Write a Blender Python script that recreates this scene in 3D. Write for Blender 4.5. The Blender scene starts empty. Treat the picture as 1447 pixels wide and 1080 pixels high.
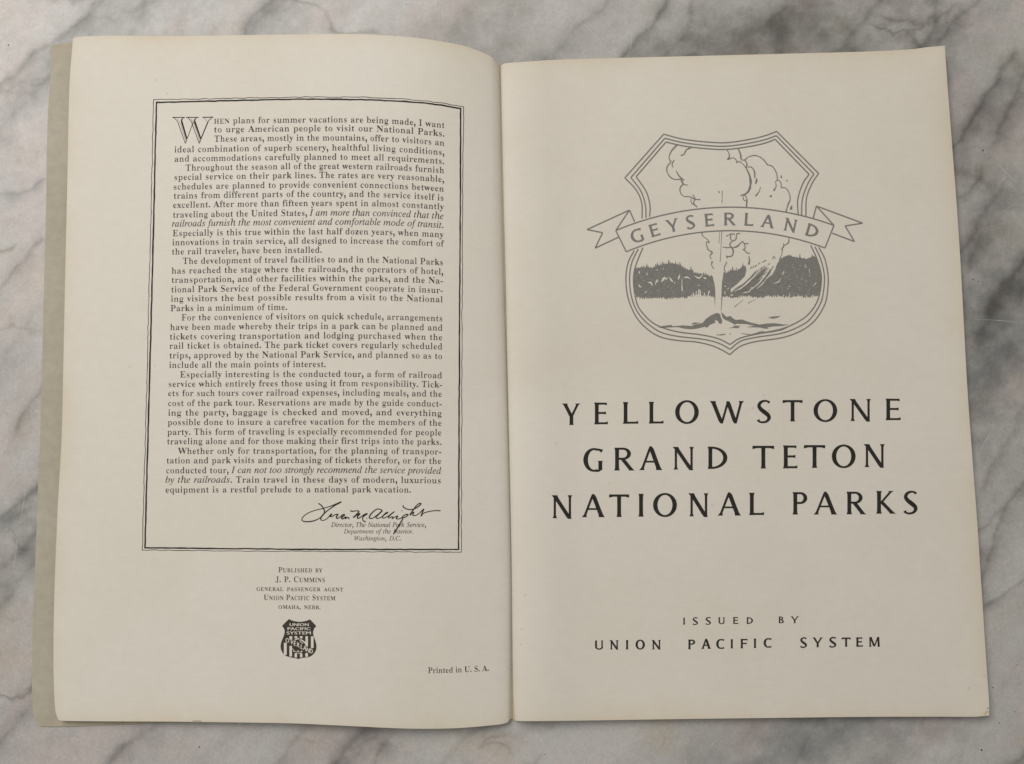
import bpy, bmesh, math, random
import numpy as np
from mathutils import Vector

random.seed(7)
rng = np.random.default_rng(7)
sc = bpy.context.scene
C = sc.collection

# ------------------------------------------------------------------ camera
F = 1250.0            # focal length in photo pixels (1447 wide)
TILT = math.atan(F / 13500.0)
CAM_H = 0.347
cam_d = bpy.data.cameras.new('camera')
cam = bpy.data.objects.new('camera', cam_d)
C.objects.link(cam)
cam_d.sensor_fit = 'HORIZONTAL'
cam_d.sensor_width = 36.0
cam_d.lens = 36.0 * F / 1447.0
cam_d.clip_start = 0.01
cam_d.clip_end = 50
cam.location = (0, -CAM_H * math.tan(TILT), CAM_H)
cam.rotation_euler = (TILT, 0, 0)
sc.camera = cam
CAMP = np.array([0, -CAM_H * math.tan(TILT), CAM_H])
ct, st = math.cos(TILT), math.sin(TILT)


def unproject(px, py, z):
    """points of the photograph to points at height z above the table"""
    px = np.asarray(px, float); py = np.asarray(py, float); z = np.asarray(z, float)
    x = (px - 723.5) / F; y = (540 - py) / F
    dx, dy, dz = x, y * ct + st, y * st - ct
    k = (z - CAMP[2]) / dz
    return np.stack([CAMP[0] + dx * k, CAMP[1] + dy * k, z + 0 * k], -1)


# ------------------------------------------------------------------ light
sc.view_settings.view_transform = 'Standard'
sc.view_settings.look = 'None'
sc.view_settings.exposure = 0.20
sc.view_settings.gamma = 1.0
world = bpy.data.worlds.new('World')
sc.world = world
world.use_nodes = True
bg = world.node_tree.nodes['Background']
bg.inputs[0].default_value = (1.0, 0.985, 0.96, 1)
bg.inputs[1].default_value = 0.29


def area(name, loc, target, size, size_y, power, col):
    d = bpy.data.lights.new(name, 'AREA')
    d.shape = 'RECTANGLE'; d.size = size; d.size_y = size_y
    d.energy = power; d.color = col
    o = bpy.data.objects.new(name, d)
    C.objects.link(o)
    o.location = loc
    o.rotation_euler = (Vector(target) - Vector(loc)).to_track_quat('-Z', 'Y').to_euler()
    return o


area('window_light', (-0.50, 0.55, 0.95), (-0.08, 0.05, 0), 0.8, 0.7, 8.9, (1.0, 0.985, 0.95))

# ------------------------------------------------------------------ materials


def new_mat(name):
    m = bpy.data.materials.new(name); m.use_nodes = True
    nt = m.node_tree
    return m, nt, nt.nodes, nt.links, nt.nodes['Principled BSDF']


def ramp(nodes, stops):
    r = nodes.new('ShaderNodeValToRGB')
    cr = r.color_ramp
    while len(cr.elements) > 1: cr.elements.remove(cr.elements[-1])
    cr.elements[0].position = stops[0][0]; cr.elements[0].color = (*stops[0][1], 1)
    for p, c in stops[1:]:
        e = cr.elements.new(p); e.color = (*c, 1)
    return r


def noise(nodes, links, vec, scale, detail=4, rough=.55):
    n = nodes.new('ShaderNodeTexNoise')
    n.inputs['Scale'].default_value = scale
    n.inputs['Detail'].default_value = detail
    n.inputs['Roughness'].default_value = rough
    links.new(vec, n.inputs['Vector'])
    return n


def mixc(nodes, links, fac, a, b, mode='MIX'):
    m = nodes.new('ShaderNodeMix'); m.data_type = 'RGBA'; m.blend_type = mode
    for sock, v in ((m.inputs[0], fac), (m.inputs[6], a), (m.inputs[7], b)):
        if isinstance(v, bpy.types.NodeSocket): links.new(v, sock)
        elif isinstance(v, (int, float)): sock.default_value = v
        else: sock.default_value = (*v, 1)
    return m.outputs[2]


def paper_mat(name, base, var, blotch, rough=.8, bump=.12, fiber=1500):
    m, nt, N, L, P = new_mat(name)
    tc = N.new('ShaderNodeTexCoord')
    n1 = noise(N, L, tc.outputs['Object'], 22, 5)
    r1 = ramp(N, [(.32, blotch), (.68, base)])
    L.new(n1.outputs[0], r1.inputs[0])
    n2 = noise(N, L, tc.outputs['Object'], 260, 4, .7)
    r2 = ramp(N, [(.3, (1 - var,) * 3), (.7, (1, 1, 1))])
    L.new(n2.outputs[0], r2.inputs[0])
    c = mixc(N, L, 1.0, r1.outputs[0], r2.outputs[0], 'MULTIPLY')
    # foxing specks
    v = N.new('ShaderNodeTexVoronoi'); v.inputs['Scale'].default_value = 95
    L.new(tc.outputs['Object'], v.inputs['Vector'])
    r3 = ramp(N, [(0.0, (.72, .66, .55)), (.045, (.8, .76, .68)), (.075, (1, 1, 1))])
    L.new(v.outputs['Distance'], r3.inputs[0])
    n4 = noise(N, L, tc.outputs['Object'], 16, 2)
    r4 = ramp(N, [(.56, (0, 0, 0)), (.66, (1, 1, 1))])
    L.new(n4.outputs[0], r4.inputs[0])
    c2 = mixc(N, L, r4.outputs[0], (1, 1, 1), r3.outputs[0])
    c = mixc(N, L, .55, c, mixc(N, L, 1.0, c, c2, 'MULTIPLY'))
    at = N.new('ShaderNodeAttribute'); at.attribute_name = 'age'
    c = mixc(N, L, at.outputs['Fac'], c, mixc(N, L, 1.0, c, (.93, .85, .70), 'MULTIPLY'))
    nf = N.new('ShaderNodeTexNoise'); nf.inputs['Scale'].default_value = 1.0; nf.inputs['Detail'].default_value = 4
    mp = N.new('ShaderNodeMapping'); mp.inputs['Scale'].default_value = (260, 1900, 400); mp.inputs['Rotation'].default_value = (0, 0, .02)
    L.new(tc.outputs['Object'], mp.inputs['Vector']); L.new(mp.outputs[0], nf.inputs['Vector'])
    rf = ramp(N, [(.3, (.975, .975, .972)), (.7, (1.008, 1.008, 1.008))]); L.new(nf.outputs[0], rf.inputs[0])
    c = mixc(N, L, 1.0, c, rf.outputs[0], 'MULTIPLY')
    n6 = noise(N, L, tc.outputs['Object'], 9, 4, .6)
    r6 = ramp(N, [(.35, (.97, .965, .945)), (.6, (1, 1, 1))]); L.new(n6.outputs[0], r6.inputs[0])
    c = mixc(N, L, 1.0, c, r6.outputs[0], 'MULTIPLY')
    L.new(c, P.inputs['Base Color'])
    P.inputs['Roughness'].default_value = rough
    P.inputs['Specular IOR Level'].default_value = .25
    nb = noise(N, L, tc.outputs['Object'], fiber, 3, .7)
    b = N.new('ShaderNodeBump'); b.inputs['Strength'].default_value = bump
    b.inputs['Distance'].default_value = .00008
    L.new(nb.outputs[0], b.inputs['Height'])
    n5 = noise(N, L, tc.outputs['Object'], 14, 2)
    b2 = N.new('ShaderNodeBump'); b2.inputs['Strength'].default_value = .5
    b2.inputs['Distance'].default_value = .0007
    L.new(n5.outputs[0], b2.inputs['Height']); L.new(b.outputs[0], b2.inputs['Normal'])
    L.new(b2.outputs[0], P.inputs['Normal'])
    return m


def ink_mat(name, col, var=.35):
    m, nt, N, L, P = new_mat(name)
    tc = N.new('ShaderNodeTexCoord')
    n = noise(N, L, tc.outputs['Object'], 900, 3, .7)
    r = ramp(N, [(.35, col), (.75, tuple(min(1, c * (1 + var) + .012) for c in col))])
    L.new(n.outputs[0], r.inputs[0]); L.new(r.outputs[0], P.inputs['Base Color'])
    P.inputs['Roughness'].default_value = .75
    P.inputs['Specular IOR Level'].default_value = .2
    return m


M_page = paper_mat('page_paper', (.735, .682, .603), .035, (.71, .656, .572))
M_page_r = paper_mat('page_paper_right', (.715, .660, .575), .035, (.69, .632, .545))
M_cover = paper_mat('cover_stock', (.49, .445, .36), .13, (.43, .385, .30), .85, .3, 900)
M_edge = paper_mat('aged_edge', (.62, .53, .38), .05, (.56, .45, .30))
M_black = ink_mat('black_ink', (.018, .016, .013))
M_text = ink_mat('text_ink', (.034, .030, .025), .8)
M_faint = ink_mat('worn_text_ink', (.075, .066, .055), .8)
M_grey = ink_mat('grey_ink', (.185, .177, .158), .2)
M_brown = ink_mat('emblem_ink', (.040, .033, .025), .5)
M_sig = ink_mat('signature_ink', (.022, .020, .015), .4)

# ------------------------------------------------------------------ object helpers


def mesh_obj(name, verts, faces, mat, parent=None, smooth=False):
    me = bpy.data.meshes.new(name)
    me.from_pydata([tuple(v) for v in verts], [], [tuple(f) for f in faces])
    me.update()
    if smooth:
        me.polygons.foreach_set('use_smooth', [True] * len(me.polygons))
    me.materials.append(mat)
    o = bpy.data.objects.new(name, me)
    C.objects.link(o)
    if parent is not None: o.parent = parent
    return o


def crom(pts, n=12, closed=False):
    """Catmull-Rom resampling of a point list"""
    P = [np.array(p, float) for p in pts]
    if len(P) < 3 and not closed: return np.array(P)
    out = []
    k = len(P)
    rngk = range(k if closed else k - 1)
    for i in rngk:
        p0 = P[(i - 1) % k] if closed or i > 0 else 2 * P[0] - P[1]
        p1 = P[i]; p2 = P[(i + 1) % k]
        p3 = P[(i + 2) % k] if closed or i + 2 < k else 2 * P[-1] - P[-2]
        for s in range(n):
            t = s / n
            out.append(.5 * ((2 * p1) + (-p0 + p2) * t + (2 * p0 - 5 * p1 + 4 * p2 - p3) * t * t + (-p0 + 3 * p1 - 3 * p2 + p3) * t ** 3))
    if not closed: out.append(P[-1])
    return np.array(out)


# ------------------------------------------------------------------ value noise for geometry and the stone
TAB = rng.random((256, 256))


def vnoise(x, y):
    x = np.asarray(x, float); y = np.asarray(y, float)
    xi = np.floor(x).astype(int); yi = np.floor(y).astype(int)
    fx = x - xi; fy = y - yi
    fx = fx * fx * (3 - 2 * fx); fy = fy * fy * (3 - 2 * fy)
    a = TAB[xi % 256, yi % 256]; b = TAB[(xi + 1) % 256, yi % 256]
    c = TAB[xi % 256, (yi + 1) % 256]; d = TAB[(xi + 1) % 256, (yi + 1) % 256]
    return (a * (1 - fx) + b * fx) * (1 - fy) + (c * (1 - fx) + d * fx) * fy


def fbm(x, y, o=4):
    s = 0; a = .5; t = 0
    for i in range(o):
        s = s + a * vnoise(x * 2 ** i + 17.3 * i, y * 2 ** i + 9.1 * i); t += a; a *= .55
    return s / t


# ------------------------------------------------------------------ marble table top
PXM = 1 / 3602.0      # metres per photo pixel on the table


def axis(lo, hi, step, outer):
    a = list(np.arange(lo, hi, step))
    l = [-outer, -outer * .75, -outer * .5, lo - .06, lo - .03, lo - .012]
    return np.array(sorted(l) + a + [hi, hi + .012, hi + .03, hi + .06, outer * .5, outer * .75, outer])


gx = axis(-.225, .225, .0010, 1.1)
gy = axis(-.175, .175, .0010, .9)
GX, GY = np.meshgrid(gx, gy)
nx, ny = len(gx), len(gy)

# veins and soft dark bands: (points in the photo, soft width px, strength, brownness)
VEINS_AND_BANDS = [
    ([(-60, 200), (5, 122), (40, 95), (75, 66), (110, 38), (150, -5), (190, -50)], 7, .75, .35),
    ([(-40, 190), (30, 130), (90, 75), (150, 20), (200, -20)], 30, .42, .0),
    ([(-20, 120), (15, 132), (35, 136), (70, 105)], 7, .45, .0),
    ([(-20, 215), (20, 165), (60, 115), (75, 80)], 16, .45, .0),
    ([(180, 60), (205, 20), (225, -20)], 10, .35, .3),
    ([(-30, 275), (20, 268), (66, 252), (90, 240)], 5, .55, .0),
    ([(-20, 430), (15, 395), (38, 365), (60, 340)], 7, .55, .3),
    ([(-20, 560), (10, 500), (45, 440)], 14, .25, .1),
    ([(20, 610), (32, 585), (55, 548), (70, 520)], 10, .55, .2),
    ([(-40, 755), (10, 725), (55, 690), (90, 660)], 17, .85, .1),
    ([(-30, 735), (8, 735), (40, 722)], 8, .5, .0),
    ([(-30, 830), (0, 800), (50, 765), (80, 740)], 14, .7, .1),
    ([(-30, 900), (20, 820), (60, 780)], 14, .4, .0),
    ([(-30, 1075), (0, 1050), (40, 1000), (55, 980)], 14, .45, .0),
    ([(140, 1090), (165, 1065), (210, 1025), (260, 990)], 14, .62, .0),
    ([(280, 1085), (320, 1040), (330, 1010)], 25, .18, .0),
    ([(390, 1085), (415, 1050), (440, 1020)], 12, .4, .0),
    ([(462, 1090), (485, 1055), (515, 1020), (530, 1000)], 11, .75, .0),
    ([(480, 1065), (500, 1038), (520, 1025)], 24, .35, .0),
    ([(520, 1090), (530, 1060), (545, 1040)], 4, .4, .8),
    ([(610, 1095), (655, 1045), (690, 1025)], 12, .4, .1),
    ([(710, 1060), (740, 1040), (760, 1025)], 14, .25, .1),
    ([(330, 70), (348, 45), (362, 22), (385, 5), (400, -20)], 10, .8, .25),
    ([(345, 60), (375, 30), (400, 0)], 28, .45, .15),
    ([(375, 18), (400, 12), (415, -10)], 7, .5, .3),
    ([(200, 60), (240, 40), (270, 10)], 20, .15, .2),
    ([(600, 70), (640, 40), (660, 10), (675, -20)], 22, .55, .9),
    ([(690, 95), (705, 55), (715, 10)], 18, .35, .5),
    ([(780, 90), (800, 62), (830, 28), (855, -10)], 12, .38, .4),
    ([(770, 85), (720, 88), (700, 95)], 16, .35, .1),  # soft dark band following the right page's top edge near the gutter
    ([(875, 95), (893, 72), (915, 42), (945, -5)], 11, .78, .1),
    ([(905, 90), (930, 70), (955, 55)], 16, .4, .1),
    ([(940, 90), (960, 60), (975, 30), (985, -10)], 12, .6, .5),
    ([(960, 90), (1010, 62), (1060, 40), (1110, 12)], 30, .85, .35),
    ([(1030, 85), (1090, 55), (1150, 50), (1200, 65)], 34, .72, .25),
    ([(1085, 25), (1100, 17), (1110, 6)], 6, .7, .1),
    ([(1050, 50), (1090, 30)], 20, .5, .5),
    ([(1160, 100), (1190, 60), (1225, 25), (1255, -10)], 16, .7, .4),
    ([(1130, 20), (1180, 8), (1230, -8)], 14, .3, .9),
    ([(1300, 90), (1312, 45), (1318, 0)], 14, .75, .2),
    ([(1320, 65), (1345, 30), (1375, 0), (1400, -30)], 13, .75, .2),
    ([(1330, 225), (1350, 203), (1375, 165), (1400, 130), (1420, 95), (1435, 75)], 6, .75, .3),
    ([(1350, 190), (1395, 140), (1440, 90)], 24, .4, .4),
    ([(1405, 190), (1420, 165), (1438, 130), (1450, 100)], 10, .55, .8),
    ([(1330, 230), (1370, 245), (1400, 255)], 14, .4, .6),
    ([(1330, 380), (1360, 345), (1385, 305), (1405, 275)], 12, .65, .3),
    ([(1345, 430), (1372, 380), (1380, 330)], 8, .5, .2),
    ([(1385, 470), (1405, 430), (1430, 392), (1460, 355)], 8, .95, .15),
    ([(1395, 440), (1408, 415), (1420, 402)], 6, .5, .9),
    ([(1350, 455), (1390, 440), (1420, 410), (1470, 380)], 30, .75, .2),
    ([(1360, 530), (1400, 505), (1450, 470)], 20, .85, .1),
    ([(1370, 590), (1385, 555), (1410, 520), (1440, 500)], 22, .55, .0),
    ([(1390, 330), (1430, 290), (1470, 240)], 28, .35, .3),
    ([(1385, 830), (1405, 765), (1425, 710), (1450, 655), (1470, 620)], 6, .62, .5),
    ([(1380, 800), (1415, 740), (1450, 670)], 22, .3, .3),
    ([(1380, 690), (1410, 630), (1450, 575)], 12, .4, .2),
    ([(1390, 860), (1420, 840), (1450, 812)], 3, .5, .5),
    ([(1410, 1095), (1435, 1072), (1460, 1050)], 9, .8, .5),
    ([(1060, 1085), (1110, 1050), (1150, 1010), (1180, 980)], 34, .62, .0),
    ([(1120, 1090), (1145, 1040), (1165, 1010)], 10, .5, .1),
    ([(980, 1080), (1030, 1050), (1060, 1025)], 26, .3, .0),
    ([(1230, 1085), (1290, 1030), (1320, 1000)], 30, .35, .1),
    ([(880, 1090), (900, 1060), (960, 1020)], 22, .15, .1),
    ([(1120, 1015), (1240, 1012), (1340, 1010)], 14, .3, .1),  # soft dark band following the right page's bottom edge
]
FX = GX / PXM; FY = -GY / PXM       # stone coordinates in px-sized units, y downwards, 0 at centre
wx = (fbm(FX / 70 + 5, FY / 70 + 9, 4) - .5) * 30
wy = (fbm(FX / 70 + 51, FY / 70 + 29, 4) - .5) * 30
wx += (fbm(FX / 13 + 5, FY / 13 + 3, 3) - .5) * 4.5
wy += (fbm(FX / 13 + 8, FY / 13 + 13, 3) - .5) * 4.5
QX = FX + wx; QY = FY + wy
vein = np.zeros_like(GX); brown = np.zeros_like(GX)
patch = fbm(FX / 22 + 70, FY / 22 + 15, 4)
for pts, w, s, br in VEINS_AND_BANDS:
    wp = unproject([p[0] for p in pts], [p[1] for p in pts], 0.0)
    vx = wp[:, 0] / PXM; vy = -wp[:, 1] / PXM
    d = np.full(GX.shape, 1e9); side = np.zeros_like(GX)
    for i in range(len(vx) - 1):
        ax, ay, bx, by = vx[i], vy[i], vx[i + 1], vy[i + 1]
        ex, ey = bx - ax, by - ay; L2 = ex * ex + ey * ey
        t = np.clip(((QX - ax) * ex + (QY - ay) * ey) / L2, 0, 1)
        dd = np.hypot(QX - ax - t * ex, QY - ay - t * ey)
        cr = ((QX - ax) * ey - (QY - ay) * ex)
        side = np.where(dd < d, np.sign(cr), side)
        d = np.minimum(d, dd)
    ww = w * np.where(side > 0, .85, 2.0) * (.7 + .7 * patch)
    g = (np.exp(-(d / ww) ** 1.25) * .60 + np.exp(-(d / (.22 * w + 1.2)) ** 2) * .26 * (w < 18)) * s * (.35 + 1.25 * patch)
    vein = 1 - (1 - vein) * (1 - np.clip(g, 0, .97))
    brown += g * br
# free veining everywhere, running the same way
ca, sa = math.cos(math.radians(52)), math.sin(math.radians(52))
U = (FX * ca - FY * sa); V = (FX * sa + FY * ca)
r1 = fbm(U / 260 + 3 + wx / 90, V / 62 + 8 + wy / 30, 5)
ridge = np.exp(-((r1 - .5) / .035) ** 2) * np.clip(fbm(U / 120 + 44, V / 90 + 2, 3) * 2.2 - .8, 0, 1)
outside = (np.abs(FX) > 770) | (np.abs(FY) > 590)
vein = 1 - (1 - vein) * (1 - ridge * np.where(outside, .75, .10))
cloud = fbm(U / 150 + 31 + wx / 60, V / 60 + 77, 5)
streak = fbm(U / 210 + 3.3 + wx / 50, V / 34 + 12.7, 4)
vein = vein + (cloud - .5) * .30 + (streak - .5) * .20 + .07


def blob(cx, cy, rx, ry):
    w_ = unproject(cx, cy, 0.0)
    return np.exp(-(((FX - w_[0] / PXM) / rx) ** 2 + ((FY + w_[1] / PXM) / ry) ** 2))


vein += .22 * blob(1400, 380, 90, 200) + .20 * blob(1120, 40, 210, 60) - .20 * blob(740, 1055, 130, 50) - .06 * blob(60, 60, 120, 90) + .10 * blob(1400, 150, 110, 120) + .10 * blob(650, 60, 110, 50) + .10 * blob(1130, 1050, 150, 50)
vein = np.clip(vein * .86, 0, 1)
brown = np.clip(brown * .8 + np.clip(fbm(FX / 70 + 61, FY / 55 + 7, 4) - .56, 0, 1) * 1.6, 0, 1)
pink = np.clip((fbm(U / 90 + 12, V / 50 + 41, 4) - .46) * 4, 0, 1)

verts = np.stack([GX.ravel(), GY.ravel(), np.zeros(GX.size)], -1)
idx = np.arange(nx * ny).reshape(ny, nx)
quads = np.stack([idx[:-1, :-1].ravel(), idx[:-1, 1:].ravel(), idx[1:, 1:].ravel(), idx[1:, :-1].ravel()], -1)
bot = verts.copy(); 
me = bpy.data.meshes.new('marble_tabletop')
# underside and sides
cor = [(-1.1, -.9), (1.1, -.9), (1.1, .9), (-1.1, .9)]
vl = verts.tolist() + [(x, y, -.03) for x, y in cor]
n0 = nx * ny
fl = quads.tolist() + [[n0 + 3, n0 + 2, n0 + 1, n0]]
fl.append(list(reversed(idx[0, :].tolist())) + [n0, n0 + 1])
fl.append(idx[-1, :].tolist() + [n0 + 2, n0 + 3])
fl.append(idx[:, 0].tolist() + [n0 + 3, n0])
fl.append(list(reversed(idx[:, -1].tolist())) + [n0 + 1, n0 + 2])
me.from_pydata(vl, [], fl)
for nm, arr in (('vein', vein), ('brown', brown), ('pink', pink)):
    a = me.attributes.new(nm, 'FLOAT', 'POINT')
    a.data.foreach_set('value', np.concatenate([arr.ravel(), np.zeros(4)]).astype(np.float32))
me.update()
table = bpy.data.objects.new('marble_tabletop', me)
C.objects.link(table)
table['kind'] = 'structure'

m, nt, N, L, P = new_mat('grey_veined_marble')
tc = N.new('ShaderNodeTexCoord')
av = N.new('ShaderNodeAttribute'); av.attribute_name = 'vein'
ab = N.new('ShaderNodeAttribute'); ab.attribute_name = 'brown'
ap = N.new('ShaderNodeAttribute'); ap.attribute_name = 'pink'
nz = noise(N, L, tc.outputs['Object'], 420, 6, .75)
nm_ = N.new('ShaderNodeMath'); nm_.operation = 'MULTIPLY_ADD'
L.new(nz.outputs[0], nm_.inputs[0]); nm_.inputs[1].default_value = .34; nm_.inputs[2].default_value = -.17
nz2 = noise(N, L, tc.outputs['Object'], 90, 5, .65)
nm2 = N.new('ShaderNodeMath'); nm2.operation = 'MULTIPLY_ADD'
L.new(nz2.outputs[0], nm2.inputs[0]); nm2.inputs[1].default_value = .24; nm2.inputs[2].default_value = -.12
ad = N.new('ShaderNodeMath'); ad.operation = 'ADD'; L.new(av.outputs['Fac'], ad.inputs[0]); L.new(nm_.outputs[0], ad.inputs[1])
ad2 = N.new('ShaderNodeMath'); ad2.operation = 'ADD'; L.new(ad.outputs[0], ad2.inputs[0]); L.new(nm2.outputs[0], ad2.inputs[1])
r = ramp(N, [(0, (.500, .482, .452)), (.22, (.410, .394, .370)), (.5, (.280, .273, .258)), (.75, (.190, .187, .178)), (1, (.115, .113, .107))])
L.new(ad2.outputs[0], r.inputs[0])
c = mixc(N, L, ap.outputs['Fac'], r.outputs[0], mixc(N, L, 1.0, r.outputs[0], (1.04, .965, .965), 'MULTIPLY'))
brn = mixc(N, L, 1.0, r.outputs[0], (1.0, .89, .74), 'MULTIPLY')
c = mixc(N, L, ab.outputs['Fac'], c, brn)
vo = N.new('ShaderNodeTexVoronoi'); vo.inputs['Scale'].default_value = 210
L.new(tc.outputs['Object'], vo.inputs['Vector'])
rv = ramp(N, [(0, (.45, .42, .4)), (.06, (.8, .8, .8)), (.09, (1, 1, 1))]); L.new(vo.outputs['Distance'], rv.inputs[0])
ns = noise(N, L, tc.outputs['Object'], 60, 3); rs = ramp(N, [(.6, (0, 0, 0)), (.68, (1, 1, 1))]); L.new(ns.outputs[0], rs.inputs[0])
c = mixc(N, L, 1.0, c, mixc(N, L, rs.outputs[0], (1, 1, 1), rv.outputs[0]), 'MULTIPLY')
vc = N.new('ShaderNodeTexVoronoi'); vc.inputs['Scale'].default_value = 1500
L.new(tc.outputs['Object'], vc.inputs['Vector'])
rc = ramp(N, [(0, (.91, .91, .91)), (1, (1.07, 1.07, 1.07))]); L.new(vc.outputs['Color'], rc.inputs[0])
c = mixc(N, L, 1.0, c, rc.outputs[0], 'MULTIPLY')
# hairline cracks
mpv = N.new('ShaderNodeMapping'); mpv.inputs['Rotation'].default_value = (0, 0, math.radians(-38)); mpv.inputs['Scale'].default_value = (6, 17, 1)
nd = noise(N, L, tc.outputs['Object'], 25, 4); va = N.new('ShaderNodeVectorMath'); va.operation = 'SCALE'; va.inputs[3].default_value = .05
L.new(nd.outputs['Color'], va.inputs[0]); vb = N.new('ShaderNodeVectorMath'); vb.operation = 'ADD'
L.new(tc.outputs['Object'], vb.inputs[0]); L.new(va.outputs[0], vb.inputs[1]); L.new(vb.outputs[0], mpv.inputs['Vector'])
vh = N.new('ShaderNodeTexVoronoi'); vh.feature = 'DISTANCE_TO_EDGE'; vh.inputs['Scale'].default_value = 1.0
L.new(mpv.outputs[0], vh.inputs['Vector'])
rh = ramp(N, [(0, (.62, .6, .57)), (.012, (.85, .84, .83)), (.03, (1, 1, 1))]); L.new(vh.outputs['Distance'], rh.inputs[0])
nk = noise(N, L, tc.outputs['Object'], 22, 3); rk = ramp(N, [(.47, (0, 0, 0)), (.6, (1, 1, 1))]); L.new(nk.outputs[0], rk.inputs[0])
c = mixc(N, L, 1.0, c, mixc(N, L, rk.outputs[0], (1, 1, 1), rh.outputs[0]), 'MULTIPLY')
L.new(c, P.inputs['Base Color'])
nr = noise(N, L, tc.outputs['Object'], 120, 5, .7)
rr = ramp(N, [(.3, (.26,) * 3), (.7, (.48,) * 3)]); L.new(nr.outputs[0], rr.inputs[0]); L.new(rr.outputs[0], P.inputs['Roughness'])
P.inputs['Specular IOR Level'].default_value = .4
bp = N.new('ShaderNodeBump'); bp.inputs['Strength'].default_value = .12; bp.inputs['Distance'].default_value = .0002
L.new(nz.outputs[0], bp.inputs['Height']); L.new(bp.outputs[0], P.inputs['Normal'])
me.materials.append(m)

# ------------------------------------------------------------------ page surfaces


class Sheet:
    """curved sheet: edges are read in the photo, heights are real"""

    def __init__(s, left, right, top, bottom, zf):
        s.L = s.prep(left, 1); s.R = s.prep(right, 1); s.T = s.prep(top, 0); s.B = s.prep(bottom, 0)
        s.zf = zf

    @staticmethod
    def prep(p, ax):
        c = crom(p, 16)
        d = np.concatenate([[0], np.cumsum(np.hypot(*np.diff(c, axis=0).T))]); d /= d[-1]
        return d, c

    @staticmethod
    def ev(cv, t):
        d, c = cv
        return np.stack([np.interp(t, d, c[:, 0]), np.interp(t, d, c[:, 1])], -1)

    def px(s, u, v):
        u = np.asarray(u, float); v = np.asarray(v, float)
        Lp, Rp, Tp, Bp = s.ev(s.L, v), s.ev(s.R, v), s.ev(s.T, u), s.ev(s.B, u)
        tl, tr, bl, br = s.T[1][0], s.T[1][-1], s.B[1][0], s.B[1][-1]
        U = u[..., None]; V = v[..., None]
        return (1 - U) * Lp + U * Rp + (1 - V) * Tp + V * Bp - ((1 - U) * (1 - V) * tl + U * (1 - V) * tr + (1 - U) * V * bl + U * V * br)

    def uv(s, P):
        P = np.asarray(P, float)
        c00, c10, c01, c11 = s.px(0., 0.), s.px(1., 0.), s.px(0., 1.), s.px(1., 1.)
        u = (P[:, 0] - c00[0]) / (c10[0] - c00[0]); v = (P[:, 1] - c00[1]) / (c01[1] - c00[1])
        u = np.clip(u, 0, 1); v = np.clip(v, 0, 1)
        for _ in range(14):
            q = s.px(u, v) - P
            w = (c10[0] - c00[0]) * (1 - v) + (c11[0] - c01[0]) * v
            u = np.clip(u - q[:, 0] / w, 0, 1); v = np.clip(v - q[:, 1] / 960.0, 0, 1)
        return u, v

    def world(s, P, off=0.0):
        P = np.asarray(P, float)
        u, v = s.uv(P)
        return unproject(P[:, 0], P[:, 1], s.zf(u, v) + off)

    def build(s, name, us, vs, mat, parent, thick=.00012, dz=0.0):
        U, V = np.meshgrid(us, vs)
        p = s.px(U, V)
        w = unproject(p[..., 0], p[..., 1], s.zf(U, V) + dz).reshape(-1, 3)
        n, mm = len(us), len(vs)
        k = n * mm
        wb = w.copy(); wb[:, 2] -= thick
        ix = np.arange(k).reshape(mm, n)
        top = np.stack([ix[:-1, :-1], ix[1:, :-1], ix[1:, 1:], ix[:-1, 1:]], -1).reshape(-1, 4)
        botf = top[:, ::-1] + k
        loop = list(ix[0, :]) + list(ix[1:, -1]) + list(ix[-1, :-1][::-1]) + list(ix[1:-1, 0][::-1])
        nl = len(loop)
        side = [(2 * k + i, 2 * k + (i + 1) % nl, 2 * k + nl + (i + 1) % nl, 2 * k + nl + i) for i in range(nl)]
        o = mesh_obj(name, np.concatenate([w, wb, w[loop], wb[loop]]), top.tolist() + botf.tolist() + side, mat, parent, False)
        sm = [True] * (len(top) * 2) + [False] * len(side)
        o.data.polygons.foreach_set('use_smooth', sm)
        Uf, Vf = U.ravel(), V.ravel()
        ou_ = Uf if name == 'left_page' else 1 - Uf
        e_ = np.minimum(ou_ * 640, np.minimum(Vf, 1 - Vf) * 950)
        nn_ = fbm(Uf * 9 + 3, Vf * 13 + 8, 4)
        ag = np.exp(-e_ / (4 + 14 * nn_)) * (.1 + .75 * nn_)
        at = o.data.attributes.new('age', 'FLOAT', 'POINT')
        at.data.foreach_set('value', np.concatenate([ag, ag, ag[loop], ag[loop]]).astype(np.float32))
        return o


def zl(u, v):
    A = .0023 + .0062 * (1 - v) ** 1.3
    h = np.sin(math.pi * np.clip(u, 0, 1) ** 2.3)
    drop = np.exp(-(1 - u) / .012)
    return .0014 + A * h + .0019 * (1 - drop) + .0002 * np.sin(5 * u + 2 * v) * np.sin(4 * v + 1)


def zr(u, v):
    rise = 1 - np.exp(-u / .013)
    lift = np.clip((u - .72) / .28, 0, 1) ** 2 * np.clip(1 - v / .22, 0, 1) ** 2
    return .0014 + .0030 * rise + .0012 * np.exp(-((u - .07) / .06) ** 2) - .0012 * u + .0032 * lift + .0011 * np.clip((u - .9) / .1, 0, 1) ** 2 * np.clip((v - .85) / .15, 0, 1)


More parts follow.
